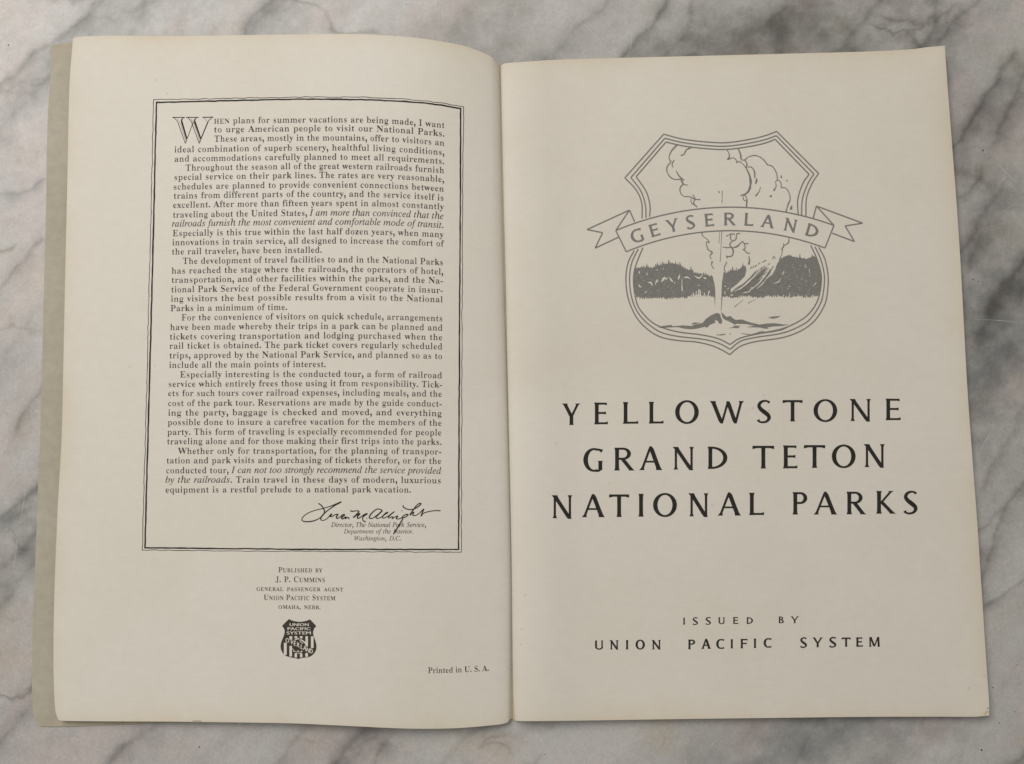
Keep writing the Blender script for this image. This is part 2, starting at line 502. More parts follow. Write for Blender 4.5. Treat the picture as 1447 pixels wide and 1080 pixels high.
left_sheet = Sheet(
    [(103, 55), (98, 125), (95.3, 250), (92.5, 370), (89, 540), (87, 620), (81.5, 720), (76.8, 840), (75.6, 940), (77.8, 1000), (82.5, 1017.5)],
    [(706.3, 94.6), (709, 240), (712.2, 400), (715, 500), (718.6, 650), (721.8, 800), (722, 900), (722, 960), (722, 1015.5)],
    [(103, 55), (108, 52.8), (149, 50.7), (249, 51), (348, 49.8), (423, 48.8), (497, 48.3), (547, 50.2), (597, 54.7), (650, 63.7), (670.8, 70), (691.7, 79), (699, 85.8), (706.3, 94.6)],
    [(82.5, 1017.5), (90, 1018.8), (149, 1019.5), (249, 1020), (398, 1022), (473, 1025), (547, 1028.7), (597, 1030), (647, 1029), (695, 1025), (715, 1021.8), (722, 1015.5)],
    zl)
right_sheet = Sheet(
    [(707.6, 94.2), (710.8, 240), (714.6, 400), (716.7, 500), (720.3, 650), (723.2, 800), (724.3, 900), (725.2, 960), (726.4, 1018)],
    [(1334.8, 64.8), (1339.6, 130), (1345, 200), (1356, 350), (1366.5, 540), (1373.5, 640), (1381, 740), (1387.5, 840), (1394, 940), (1397.5, 990), (1397.8, 1011)],
    [(707.6, 94.2), (711, 90.6), (720, 88.9), (745, 87.3), (803, 84), (958, 80), (1113, 76), (1216, 73.3), (1283, 70.2), (1309, 67), (1334.8, 64.8)],
    [(726.4, 1018), (733, 1019), (750, 1019.2), (829, 1018.3), (958, 1016.3), (1087, 1014.7), (1216, 1013.2), (1320, 1012.9), (1374, 1013), (1387, 1012.2), (1397.8, 1011)],
    zr)

book = bpy.data.objects.new('open_booklet', None)
C.objects.link(book)
book['label'] = 'open vintage travel booklet with cream pages and olive grey cover lying on the marble'
book['category'] = 'booklet'


def uspace(n, edges=True):
    t = np.linspace(0, 1, n)
    return t


uL = np.unique(np.concatenate([np.linspace(0, .94, 110), 1 - np.geomspace(.06, .0008, 30), [1.]]))
uR = np.unique(np.concatenate([[0.], np.geomspace(.0008, .06, 30), np.linspace(.06, 1, 110)]))
vv = np.linspace(0, 1, 190)
left_page = left_sheet.build('left_page', uL, vv, M_page, book)
right_page = right_sheet.build('right_page', uR, vv, M_page_r, book)

# cover: one bent sheet under everything
cover_left = Sheet(
    [(73, 64.5), (70.8, 120), (68.5, 145), (66.5, 200), (65, 300), (62.5, 390), (60, 500), (57.5, 590), (53.5, 690), (50, 790), (46.2, 890), (45, 950), (46, 995), (49, 1016), (56, 1026.3)],
    [(708.3, 97), (716, 500), (724.3, 1016)],
    [(73, 64.5), (80, 63.2), (101, 60.6), (200, 62), (400, 70), (708.3, 97)],
    [(56, 1026.3), (75, 1026.9), (128, 1025.6), (200, 1023), (262, 1020.5), (400, 1018), (560, 1016.5), (724.3, 1016)],
    lambda u, v: .00055 + .0007 * np.exp(-(1 - u) / .012) + .0001 * np.sin(6 * v))
cover_left.build('front_cover', np.linspace(0, 1, 60), np.linspace(0, 1, 90), M_cover, book, .0003)
cover_right = Sheet(
    [(708.5, 97), (716.2, 500), (724.5, 1016)],
    [(1329, 78), (1360, 540), (1388, 1004)],
    [(708.5, 97), (1000, 88), (1329, 78)],
    [(724.5, 1016), (1000, 1011), (1388, 1004)],
    lambda u, v: .0006 + .0006 * np.exp(-u / .012))
cover_right.build('back_cover', np.linspace(0, 1, 60), np.linspace(0, 1, 90), M_cover, book, .0003)

# the leaves under the right-hand page, each a hair out of line
for k in range(5):
    o1, o2, o3, o4 = [(.6 + .7 * k, .35 * k), (-.5 - 1.0 * k + (1.2 if k == 1 else 0), 1.5 * k * .2), (0, .7 + .55 * k), (0, -1.0 - .4 * k)]

    def sh(p, dx, dy): return [(a + dx, b + dy) for a, b in p]
    Rb = [(1334.8, 64.8), (1339.6, 130), (1345, 200), (1356, 350), (1366.5, 540), (1373.5, 640), (1381, 740), (1387.5, 840), (1394, 940), (1396, 990), (1396, 1011)]
    Tb = [(708.2, 95.5), (712, 91.8), (720, 89.8), (745, 88), (803, 84.6), (958, 80.5), (1113, 76.5), (1216, 73.8), (1283, 71), (1309, 68), (1334.8, 64.8)]
    Bb = [(725, 1017.5), (733, 1018), (750, 1018.5), (829, 1017.6), (958, 1015.6), (1087, 1014), (1216, 1012.5), (1320, 1012.0), (1374, 1012), (1396, 1011)]
    dxR = -1.0 - .9 * k; dyT = .5 + .5 * k; dyB = -.6 - .5 * k
    Ls = [(708.2, 95.5 + dyT), (715.2, 400), (717.2, 500), (723.7, 800), (725, 1017.5 + dyB)]
    Rs = sh(Rb, dxR, 0); Rs[0] = (Rb[0][0] + dxR, Rb[0][1] + dyT); Rs[-1] = (Rb[-1][0] + dxR, Rb[-1][1] + dyB)
    Ts = sh(Tb, 0, dyT); Ts[-1] = Rs[0]; Bs = sh(Bb, 0, dyB); Bs[-1] = Rs[-1]; Ts[0] = Ls[0]; Bs[0] = Ls[-1]
    f = 1 - (k + 1) * .14
    s_ = Sheet(Ls, Rs, Ts, Bs, lambda u, v, f=f: .00125 + (zr(u, v) - .00145) * f)
    s_.build('inner_leaf', np.unique(np.concatenate([np.geomspace(.002, .06, 10), np.linspace(.06, 1, 50), [0.]])), np.linspace(0, 1, 60), M_page_r if k % 2 else M_edge, book, .0001)

# ------------------------------------------------------------------ ink: flat print laid on the paper
INK_N = [0]


class Ink:
    def __init__(s, sheet, page, mat, off=.00006):
        s.sheet, s.page, s.mat, s.off = sheet, page, mat, off
        s.v = []; s.f = []; s.z = []; s.k = 0

    def add(s, pts, faces):
        b = len(s.v)
        s.k += 1
        s.v.extend([tuple(p) for p in pts]); s.z.extend([s.k * 1.0e-6 % 4e-5] * len(pts))
        s.f.extend([[i + b for i in f] for f in faces])

    def poly(s, pts, maxlen=9.0):
        """filled outline; long edges split so that it follows the paper"""
        pts = [tuple(p) for p in pts]
        q = []
        for i, p in enumerate(pts):
            a = np.array(p); b_ = np.array(pts[(i + 1) % len(pts)])
            n = max(1, int(np.hypot(*(b_ - a)) / maxlen))
            for k in range(n): q.append(tuple(a + (b_ - a) * k / n))
        bm = bmesh.new()
        vs = [bm.verts.new((x, y, 0)) for x, y in q]
        es = [bm.edges.new((vs[i], vs[(i + 1) % len(vs)])) for i in range(len(vs))]
        bmesh.ops.triangle_fill(bm, edges=es, use_beauty=True)
        for _ in range(3):
            lg = [e for e in bm.edges if e.calc_length() > maxlen * 1.7]
            if not lg: break
            bmesh.ops.subdivide_edges(bm, edges=lg, cuts=1)
            bmesh.ops.triangulate(bm, faces=bm.faces)
        bm.verts.index_update()
        s.add([(v.co.x, v.co.y) for v in bm.verts], [[v.index for v in f.verts] for f in bm.faces])
        bm.free()

    def stroke(s, pts, w, n=6, smooth=True, wob=0.0, seed=0, closed=False):
        """pen line with width w (a number or one per point)"""
        P0 = np.array(pts, float)
        W = np.full(len(P0), float(w)) if np.isscalar(w) else np.array(w, float)
        A = np.concatenate([P0, W[:, None]], 1)
        if smooth and len(P0) > 2:
            A = crom(A, n, closed)
            if closed: A = np.concatenate([A, A[:1]])
        else:
            out = []
            for i in range(len(A) - 1):
                L_ = np.hypot(*(A[i + 1] - A[i])[:2]); m_ = max(1, int(L_ / 5))
                for k in range(m_): out.append(A[i] + (A[i + 1] - A[i]) * k / m_)
            out.append(A[-1]); A = np.array(out)
        if wob:
            t = np.arange(len(A))
            A[:, 2] *= 1 + wob * (vnoise(t * .9 + seed * 7.7, t * 0 + 3) - .5) * 2
        D = np.gradient(A[:, :2], axis=0)
        D /= np.maximum(np.hypot(D[:, 0], D[:, 1]), 1e-9)[:, None]
        Nn = np.stack([-D[:, 1], D[:, 0]], -1)
        a = A[:, :2] + Nn * A[:, 2:] / 2; b = A[:, :2] - Nn * A[:, 2:] / 2
        n_ = len(A)
        s.add(np.concatenate([a, b]), [[i, i + 1, n_ + i + 1, n_ + i] for i in range(n_ - 1)])

    def done(s, name, label=None):
        w = s.sheet.world(np.array(s.v), s.off)
        w[:, 2] += np.array(s.z)
        o = mesh_obj(name, w, s.f, s.mat, s.page)
        # all faces up
        bm = bmesh.new(); bm.from_mesh(o.data)
        bm.normal_update()
        fl_ = [f for f in bm.faces if f.normal.z < 0]
        if fl_: bmesh.ops.reverse_faces(bm, faces=fl_)
        bm.to_mesh(o.data); bm.free()
        return o


# ------------------------------------------------------------------ type: serif glyphs
THIN_LESS = set('vwxykzAVWXYMNUZK')


def codepoint(ch, st_):
    if st_ == 'r':
        if ch.isupper(): return chr(0x1D400 + ord(ch) - 65)
        if ch.islower(): return chr(0x1D41A + ord(ch) - 97)
    if st_ == 'i':
        if ch == 'h': return chr(0x210E)
        if ch.isupper(): return chr(0x1D434 + ord(ch) - 65)
        if ch.islower(): return chr(0x1D44E + ord(ch) - 97)
    return ch


need = [(ch, st_) for st_ in 'ri' for ch in 'ABCDEFGHIJKLMNOPQRSTUVWXYZabcdefghijklmnopqrstuvwxyz.,-'] + [(ch, 'g') for ch in 'UNIOPACFSYTEMVRLD']
tmp = []


def tobj(body, res=3):
    cu = bpy.data.curves.new('t', 'FONT'); cu.body = body; cu.size = 1; cu.resolution_u = res
    o = bpy.data.objects.new('t', cu); C.objects.link(o); tmp.append(o)
    return o


G0 = {k: (tobj(codepoint(*k)), tobj(codepoint(*k) + codepoint('I', k[1]))) for k in need}
GI = {s_: tobj(codepoint('I', s_)) for s_ in 'rig'}
bpy.context.view_layer.update()
dg = bpy.context.evaluated_depsgraph_get()


def tmesh(o):
    e = o.evaluated_get(dg); me_ = e.to_mesh()
    v = np.array([x.co[:2] for x in me_.vertices]) if len(me_.vertices) else np.zeros((0, 2))
    f = [list(p.vertices) for p in me_.polygons]
    e.to_mesh_clear()
    return v, f


IMAX = {k: tmesh(o)[0][:, 0].max() for k, o in GI.items()}
GLYPH = {}
for k, (o1, o2) in G0.items():
    v, f = tmesh(o1)
    adv = tmesh(o2)[0][:, 0].max() - IMAX[k[1]]
    if k[0] == '.': c0 = v.mean(0) * np.array([1, 0]); v = (v - c0) * 1.3 + c0
    if k[0] == ',': c0 = v.mean(0) * np.array([1, 0]); v = (v - c0) * np.array([1.25, 1.75]) + c0 - np.array([0, .03])
    if k[1] == 'i' and k[0].isalpha() and len(v): v = v * np.array([1, 1.04])
    if k[1] == 'r' and k[0].isalpha() and len(v):
        cnt = {}
        for fa in f:
            for i in range(len(fa)):
                a, b = fa[i], fa[(i + 1) % len(fa)]
                e = (min(a, b), max(a, b)); cnt.setdefault(e, []).append((a, b))
        nrm = np.zeros_like(v)
        # face orientation
        ar = 0
        fa = f[0]
        for i in range(len(fa)):
            a, b = v[fa[i]], v[fa[(i + 1) % len(fa)]]; ar += a[0] * b[1] - a[1] * b[0]
        sg = 1 if ar > 0 else -1
        for e, l in cnt.items():
            if len(l) == 1:
                a, b = l[0]; d = v[b] - v[a]; ln = np.hypot(*d)
                if ln < 1e-9: continue
                n_ = np.array([d[1], -d[0]]) / ln * sg
                nrm[a] += n_; nrm[b] += n_
        ln = np.maximum(np.hypot(nrm[:, 0], nrm[:, 1]), 1e-9)[:, None]
        nrm /= ln
        dx = .010 if k[0] in THIN_LESS else .0255
        v = v - nrm * np.array([dx, -.004])
        xh = .473
        yy = v[:, 1]
        v[:, 1] = np.where(yy <= 0, yy, np.where(yy < xh, yy * .93, xh * .93 + (yy - xh) * 1.16)) if k[0].islower() else yy * 1.0
    GLYPH[k] = (v, f, adv)
for o in tmp:
    cu = o.data; bpy.data.objects.remove(o); bpy.data.curves.remove(cu)

CAP_R = .66


def runs(text, style='r'):
    """*...* toggles italic, ^ marks small capitals"""
    out = []; st_ = style; small = False
    for ch in text:
        if ch == '*': st_ = 'i' if st_ == 'r' else 'r'
        elif ch == '^': small = not small
        else: out.append((ch, st_, small))
    return out


def set_line(ink, text, x0, x1, yfun, em, slant=0.0, style='r', track=0.0, small=.78, wsp=.26):
    """one justified line between x0 and x1 on the baseline yfun(x)"""
    rs_ = runs(text, style)
    wl = 0; ns_ = 0
    for ch, s_, sm in rs_:
        if ch == ' ': ns_ += 1
        else: wl += (GLYPH[(ch.upper() if sm else ch, s_)][2] * (small if sm else 1) + track) * em
    wl -= track * em
    tgt = x1 - x0
    nat = wl + ns_ * wsp * em
    k = (tgt / nat) ** .8 if ns_ else tgt / nat
    k = min(max(k, .84), 1.3) if ns_ else k
    sp = (tgt - wl * k) / ns_ if ns_ else 0
    x = x0
    for ch, s_, sm in rs_:
        if ch == ' ':
            x += sp; continue
        v, f, adv = GLYPH[(ch.upper() if sm else ch, s_)]
        sc_ = em * (small if sm else 1)
        if len(v):
            X = x + v[:, 0] * sc_ * k + v[:, 1] * sc_ * slant
            Y = yfun(X) - v[:, 1] * sc_
            ink.add(np.stack([X, Y], -1), f)
        x += (adv * sc_ + track * em) * k


# ------------------------------------------------------------------ left page: the letter
LINES = [
    "^HEN^ plans for summer vacations are being made, I want",
    "to urge American people to visit our National Parks.",
    "These areas, mostly in the mountains, offer to visitors an",
    "ideal combination of superb scenery, healthful living conditions,",
    "and accommodations carefully planned to meet all requirements.",
    "Throughout the season all of the great western railroads furnish",
    "special service on their park lines. The rates are very reasonable,",
    "schedules are planned to provide convenient connections between",
    "trains from different parts of the country, and the service itself is",
    "excellent. After more than fifteen years spent in almost constantly",
    "traveling about the United States, *I am more than convinced that the*",
    "*railroads furnish the most convenient and comfortable mode of transit.*",
    "Especially is this true within the last half dozen years, when many",
    "innovations in train service, all designed to increase the comfort of",
    "the rail traveler, have been installed.",
    "The development of travel facilities to and in the National Parks",
    "has reached the stage where the railroads, the operators of hotel,",
    "transportation, and other facilities within the parks, and the Na-",
    "tional Park Service of the Federal Government cooperate in insur-",
    "ing visitors the best possible results from a visit to the National",
    "Parks in a minimum of time.",
    "For the convenience of visitors on quick schedule, arrangements",
    "have been made whereby their trips in a park can be planned and",
    "tickets covering transportation and lodging purchased when the",
    "rail ticket is obtained. The park ticket covers regularly scheduled",
    "trips, approved by the National Park Service, and planned so as to",
    "include all the main points of interest.",
    "Especially interesting is the conducted tour, a form of railroad",
    "service which entirely frees those using it from responsibility. Tick-",
    "ets for such tours cover railroad expenses, including meals, and the",
    "cost of the park tour. Reservations are made by the guide conduct-",
    "ing the party, baggage is checked and moved, and everything",
    "possible done to insure a carefree vacation for the members of the",
    "party. This form of traveling is especially recommended for people",
    "traveling alone and for those making their first trips into the parks.",
    "Whether only for transportation, for the planning of transpor-",
    "tation and park visits and purchasing of tickets therefor, or for the",
    "conducted tour, *I can not too strongly recommend the service provided*",
    "*by the railroads.* Train travel in these days of modern, luxurious",
    "equipment is a restful prelude to a national park vacation.",
]
YL = [176.0, 188.3, 201.6, 215.6, 228.75, 241.8, 254.6, 268.1, 281, 294, 307.8, 320.6, 334, 346.9, 359.9, 373.5, 386.9, 399.9, 413.4, 426.5, 440, 453.2, 466.6, 480, 493, 506.5, 520,
      533.75, 546.9, 560, 574, 587.5, 601, 614.75, 628, 641.75, 655, 669, 682.5, 696.25]
XL = [302, 302, 302.5, 246, 246, 262, 245.5, 244.5, 245, 244, 244, 243, 243.5, 243, 242.5, 258, 242, 242, 241.5, 241, 240.5, 256, 240, 239.5, 239, 239, 238.5,
      254, 237.5, 237, 237, 237, 236.5, 236, 235.7, 251.5, 235, 234.3, 233.8, 233.3]
XEND = {14: 455, 20: 406, 26: 460.5, 39: 581}
for i, t in enumerate(LINES):
    n = i + 1
    d = np.interp(n, [1, 10, 20, 26, 40], [2.9, 3.0, 2.4, 1.3, .5])
    e = np.interp(n, [1, 3, 5, 9, 12, 16, 20, 30, 40], [5.2, 4.7, 3.4, 2.8, 1.9, 1.5, 1.0, 1.0, .7])
    xl = 246 - (n - 4) * .353; xr = np.interp(n, [1, 20, 40], [628.5, 626, 623.5])

    def yf(X, d=d, e=e, xl=xl, xr=xr, y0=YL[i]):
        u = (np.asarray(X) - xl) / (xr - xl)
        lo = -d * np.sin(np.clip(u / .62, 0, 1) * math.pi / 2)
        hi = -d + (e + d) * (np.clip(u - .62, 0, 1) / .38) ** 2
        return y0 + np.where(u < .62, lo, hi)
    ink = Ink(left_sheet, left_page, M_text)
    set_line(ink, t, XL[i], XEND.get(i, xr), yf, 12.9, track=.012, wsp=.30)
    ink.done('text_line')

# drop capital
ink = Ink(left_sheet, left_page, M_black)


def z8(pts, ox=220, oy=160, s=8.0): return [(ox + x / s, oy + y / s) for x, y in pts]


for p, w in (([(188, 48), (330, 48)], 1.1), ([(343, 48), (487, 48)], 1.1), ([(528, 48), (600, 47), (648, 42)], 1.2)):
    ink.stroke(z8(p), w, smooth=False)
for p, w in (
    ([(205, 50), (245, 90), (335, 342)], .85), ([(312, 50), (292, 75), (295, 100), (350, 290)], [.8, 1.7, 2.5, 2.1]),
    ([(245, 62), (270, 100), (345, 318)], .35),
    ([(335, 342), (425, 100)], .8), ([(362, 50), (400, 90), (492, 342)], .85), ([(462, 50), (438, 78), (442, 100), (508, 290)], [.8, 1.7, 2.5, 2.1]),
    ([(398, 62), (425, 100), (500, 318)], .35), ([(492, 342), (598, 85), (645, 43)], .85), ([(508, 290), (585, 100), (545, 50)], .45)):
    ink.stroke(z8(p), w, smooth=False)
ink.done('drop_capital')

# double border: heavy rule inside, thin wavering rule outside
ink = Ink(left_sheet, left_page, M_black)


def rule(pts, w, wobble, seed):
    c = crom(pts, 40)
    t = np.arange(len(c)) * 1.0
    d = np.gradient(c, axis=0); d /= np.maximum(np.hypot(d[:, 0], d[:, 1]), 1e-9)[:, None]
    L_ = np.concatenate([[0], np.cumsum(np.hypot(*np.diff(c, axis=0).T))])
    off = (fbm(L_ / 9 + seed * 31, L_ * 0 + seed, 3) - .5) * wobble
    off *= np.clip(np.minimum(L_, L_[-1] - L_) / 6, 0, 1)
    c = c + np.stack([-d[:, 1], d[:, 0]], -1) * off[:, None]
    ww = w * (1 + .5 * (fbm(L_ / 13 + 5, L_ * 0 + 7 + seed, 3) - .5))
    ink.stroke(c, ww, smooth=False)


rule([(220.6, 144.8), (300, 143.0), (370, 141.3), (430, 140.3), (495, 140.8), (540, 142), (587, 144.7), (620, 148.2), (651.4, 153.4)], 2.05, .9, 1)
rule([(221.2, 144.3), (219, 230), (217.2, 310), (213.5, 450), (208.4, 640), (204.7, 775)], 2.05, .9, 2)
rule([(204.2, 774.3), (300, 775.2), (430, 776.4), (540, 776.6), (648.4, 776.6)], 2.05, .9, 3)
rule([(651.0, 153), (650.4, 300), (649.2, 480), (648.4, 680), (647.9, 777)], 2.05, .9, 4)
ink.done('heavy_border_rule')
ink = Ink(left_sheet, left_page, M_text)
rule([(216.8, 140.9), (300, 139.6), (370, 138.4), (430, 137.3), (495, 137.2), (540, 138.4), (587, 141.4), (620, 145.2), (655, 150.9)], .85, 1.8, 5)
rule([(217, 140.7), (214.6, 240), (213, 310), (209.5, 450), (204.9, 640), (200.8, 777.6)], .85, 1.8, 6)
rule([(200.8, 777.5), (300, 778.3), (430, 779.3), (540, 780), (651.9, 780.4)], .85, 1.8, 7)
rule([(655, 150.7), (653.6, 300), (652.8, 480), (652.1, 680), (651.9, 780.6)], .85, 1.8, 8)
ink.done('thin_border_rule')

# signature
ink = Ink(left_sheet, left_page, M_sig)


def zs(pts, ox=420): return [(ox + x / 13.155, 700 + y / 13.155) for x, y in pts]


def sgn(p, w): ink.stroke(p, np.array(w) * 1.65)


A1 = [(395, 150), (450, 192), (490, 250), (506, 315), (470, 380), (400, 435), (300, 478), (180, 492), (108, 480), (86, 445), (125, 385), (220, 322), (350, 275), (500, 240), (640, 195), (820, 122)]
sgn(zs(A1), [1.0, 1.0, 1.0, 1.0, .8, .8, 1.0, 1.0, .9, .8, .7, .7, .7, .7, .8, 1.2])
A2 = [(820, 122), (690, 195), (570, 280), (500, 340), (452, 395), (435, 440), (455, 465), (505, 462), (560, 430), (612, 368), (642, 350), (612, 395), (655, 392), (700, 362), (757, 355), (728, 400), (742, 432), (795, 405), (845, 362), (882, 366), (828, 410), (840, 440), (900, 402), (892, 436), (935, 408), (968, 440)]
sgn(zs(A2), [1.2, 1.0, .9, 1.1, 1.1, 1.0, .8, .7, .7, .9, 1.1, 1.0, .8, .8, 1.0, 1.2, .9, .8, .9, 1.0, 1.2, 1.0, .9, 1.1, .9, 1.1])
A3 = [(988, 285), (1022, 300), (1085, 290), (1147, 300), (1105, 355), (1042, 415), (1100, 372), (1165, 343), (1118, 398), (1126, 430), (1180, 405), (1240, 362), (1302, 343), (1240, 388), (1214, 432), (1230, 475), (1272, 495)]
sgn(zs(A3), [1.1, 1.0, .8, 1.0, 1.1, 1.2, .9, 1.1, 1.1, 1.0, .8, .9, 1.1, 1.0, .9, .9, 1.1])
A4 = [(272, 295), (222, 260), (160, 262), (90, 312), (34, 380), (28, 425), (80, 428), (170, 368), (255, 298), (190, 362), (148, 408), (168, 430), (225, 418), (300, 368), (368, 322), (335, 328), (268, 400), (290, 425), (360, 395), (440, 340), (492, 303), (430, 350), (376, 408), (398, 424), (440, 398), (462, 412), (446, 438), (500, 405), (555, 385), (525, 428), (560, 442), (625, 420), (650, 392), (700, 358), (745, 362), (700, 402), (645, 425), (640, 450), (600, 520), (540, 620), (470, 725)]
sgn(zs(A4, 520), [1.0, .9, .9, 1.0, 1.1, 1.0, .8, .8, 1.0, 1.0, 1.0, .8, .7, .7, .9, 1.0, 1.0, .8, .7, .8, .9, 1.0, .9, .7, .8, 1.0, .8, .7, .9, 1.0, .8, .8, .9, .9, 1.0, .9, .9, 1.0, 1.1, 1.1, 1.0])
A5 = [(650, 188), (664, 225), (730, 258), (810, 266), (885, 240), (962, 188), (984, 155), (948, 155), (890, 205), (830, 290), (780, 368), (830, 318), (852, 328), (830, 366), (862, 380), (922, 358), (990, 300), (1036, 258), (1010, 320), (988, 388), (1022, 340), (1120, 305), (1230, 288), (1350, 287)]
sgn(zs(A5, 520), [1.1, 1.0, .9, .9, .9, 1.0, 1.0, .9, .9, 1.0, 1.2, 1.0, .9, .9, .8, .7, .8, 1.0, 1.0, 1.1, .8, .8, .8, .9])
for c_ in (zs([(1292, 432)])[0], zs([(630, 288)], 520)[0]):
    ink.poly([(c_[0] + .75 * math.cos(a), c_[1] + .7 * math.sin(a)) for a in np.linspace(0, 2 * math.pi, 9)[:-1]])
ink.done('signature')

for t, x0, x1, yb, em in (("Director, The National Park Service,", 468, 602, 744.8, 9.0), ("Department of the Interior.", 486, 584, 754.0, 8.7), ("Washington, D.C.", 500, 567, 763.8, 8.5)):
    ink = Ink(left_sheet, left_page, M_text if em > 8.8 else M_faint)
    set_line(ink, t, x0, x1, lambda X, yb=yb: yb + 0 * X, em, style='i', wsp=.36, track=.0)
    ink.done('caption_line')

for t, x0, x1, ya, yb, em in (
    ("P^UBLISHED BY^", 393, 455.5, 808.8, 808.9, 10.6), ("J. P. C^UMMINS^", 389, 459.5, 822.7, 822.8, 11.6), ("^GENERAL PASSENGER AGENT^", 362, 485, 835.0, 835.8, 9.8),
    ("U^NION ^P^ACIFIC ^S^YSTEM^", 372.5, 474, 848.0, 848.4, 11.0), ("^OMAHA, NEBR.^", 393, 453, 860.4, 861, 9.8)):
    ink = Ink(left_sheet, left_page, M_text)
    set_line(ink, t, x0, x1, lambda X, ya=ya, yb=yb, x0=x0, x1=x1: ya + (yb - ya) * (X - x0) / (x1 - x0), em, wsp=.42, small=.76, track=.03)
    ink.done('imprint_line')
ink = Ink(left_sheet, left_page, M_text)
set_line(ink, "Printed in U. S. A.", 604.5, 691, lambda X: 951.3 - 3.3 * np.clip((X - 604.5) / 86.5, 0, 1) ** 1.6, 11.6, wsp=.3)
ink.done('imprint_line')

# railroad shield
E_ = lambda pts: [(385 + x / 14.4, 865 + y / 14.4) for x, y in pts]
ink = Ink(left_sheet, left_page, M_brown)
top_ = crom(E_([(335, 143), (400, 172), (480, 192), (560, 200), (640, 190), (710, 172), (765, 150)]), 4)
rt_ = crom(E_([(890, 285), (845, 345), (826, 420), (842, 500), (880, 610), (895, 700), (880, 790), (820, 870), (740, 915), (620, 932), (575, 940), (525, 957)]), 4)
lf_ = crom(E_([(525, 957), (470, 940), (430, 935), (320, 910), (240, 870), (190, 800), (165, 720), (178, 620), (220, 510), (245, 430), (240, 350), (195, 280)]), 4)
ink.poly(list(top_) + list(rt_) + list(lf_)[1:], 5)
ink.done('railroad_shield')
ink = Ink(left_sheet, left_page, M_page, .00011)
for x0, x1, y0, y1 in ((232, 290, 625, 872), (345, 402, 492, 560), (345, 398, 690, 906), (450, 503, 492, 535), (450, 500, 845, 925), (560, 612, 492, 535), (560, 608, 845, 922), (672, 722, 492, 700), (668, 722, 835, 910), (783, 836, 495, 735)):
    ink.poly(E_([(x0, y0), (x1, y0), (x1, y1), (x0, y1)]))


def glines(text, x0, x1, y0, y1, bold=.0):
    ws = [GLYPH[(c, 'g')][2] for c in text]; cap = max(v[1] for v in GLYPH[('E', 'g')][0])
    kx = (x1 - x0) / sum(ws); x = x0
    for c, w in zip(text, ws):
        v, f, a = GLYPH[(c, 'g')]
        for dxx in (-3, 3):
            P_ = [(x + p[0] * kx + dxx, y1 - p[1] / cap * (y1 - y0)) for p in v]
            ink.add(E_(P_), f)
        x += w * kx


glines('UNION', 345, 745, 229, 284); glines('PACIFIC', 300, 780, 311, 368); glines('SYSTEM', 285, 790, 396, 455)
# small scroll work behind the slanting word
for p, w in (([(450, 575), (500, 548), (545, 540)], 1.5), ([(570, 560), (640, 605), (680, 650)], 1.8), ([(560, 600), (620, 640)], 1.0), ([(545, 570), (600, 575)], .9),
             ([(400, 745), (430, 775), (440, 815)], .8), ([(445, 800), (470, 800)], 1.0), ([(490, 815), (520, 790), (550, 815)], .9), ([(570, 815), (610, 800)], 1.1), ([(460, 835), (600, 838)], .7), ([(640, 690), (700, 730), (830, 790)], .6), ([(620, 780), (700, 820), (780, 860)], .6), ([(480, 690), (560, 760)], 1.2), ([(590, 790), (640, 760)], 1.0)):
    ink.stroke(E_(p), w)
ink.done('shield_reversed_print')
ink = Ink(left_sheet, left_page, M_brown, .00015)
ink.poly(E_([(258, 528), (420, 583), (600, 672), (825, 790), (797, 868), (680, 822), (540, 757), (400, 690), (246, 612)]), 6)
ink.done('shield_band')
ink = Ink(left_sheet, left_page, M_page, .0002)
cap = max(v[1] for v in GLYPH[('E', 'g')][0])
ps = crom([(295, 622), (385, 655), (445, 680), (515, 712), (585, 750), (650, 780), (715, 815), (780, 838)], 1)
for c, (cx, cy) in zip('OVERLAND', ps):
    v, f, a = GLYPH[(c, 'g')]
    ang = math.radians(24)
    P_ = []
    for p in v:
        lx = (p[0] - a / 2) * 100; ly = p[1] / cap * 86
        P_.append((cx + lx * math.cos(ang) + ly * math.sin(ang) * .3, cy + lx * math.sin(ang) - ly))
    ink.add(E_(P_), f); ink.add(E_([(x_ + 6, y_) for x_, y_ in P_]), f)
ink.done('shield_band_lettering')

# ------------------------------------------------------------------ inscriptional capitals of the right page


def dst(x0, y0, x1, y1, th, f0=1.2, f1=1.2):
    """stem or diagonal with flared ends, cut level; th measured across x"""
    L_, R_ = [], []
    for s in (0, .05, .12, .35, .65, .88, .95, 1):
        fl = 1 + (f0 - 1) * max(0, 1 - s / .12) ** 1.5 + (f1 - 1) * max(0, 1 - (1 - s) / .12) ** 1.5 - .06 * math.sin(math.pi * s)
        x = x0 + (x1 - x0) * s; y = y0 + (y1 - y0) * s
        L_.append((x - th / 2 * fl, y)); R_.append((x + th / 2 * fl, y))
    return L_ + R_[::-1]


def hb(x0, x1, y, t, e0=1.0, e1=1.5, dn=0.0):
    T_, B_ = [], []
    for s in (0, .08, .2, .5, .8, .92, 1):
        fl = 1 + (e0 - 1) * max(0, 1 - s / .2) + (e1 - 1) * max(0, 1 - (1 - s) / .2)
        x = x0 + (x1 - x0) * s
        T_.append((x, y + t / 2 * (fl if dn <= 0 else 1))); B_.append((x, y - t / 2 * (fl if dn >= 0 else 1)))
    return T_ + B_[::-1]


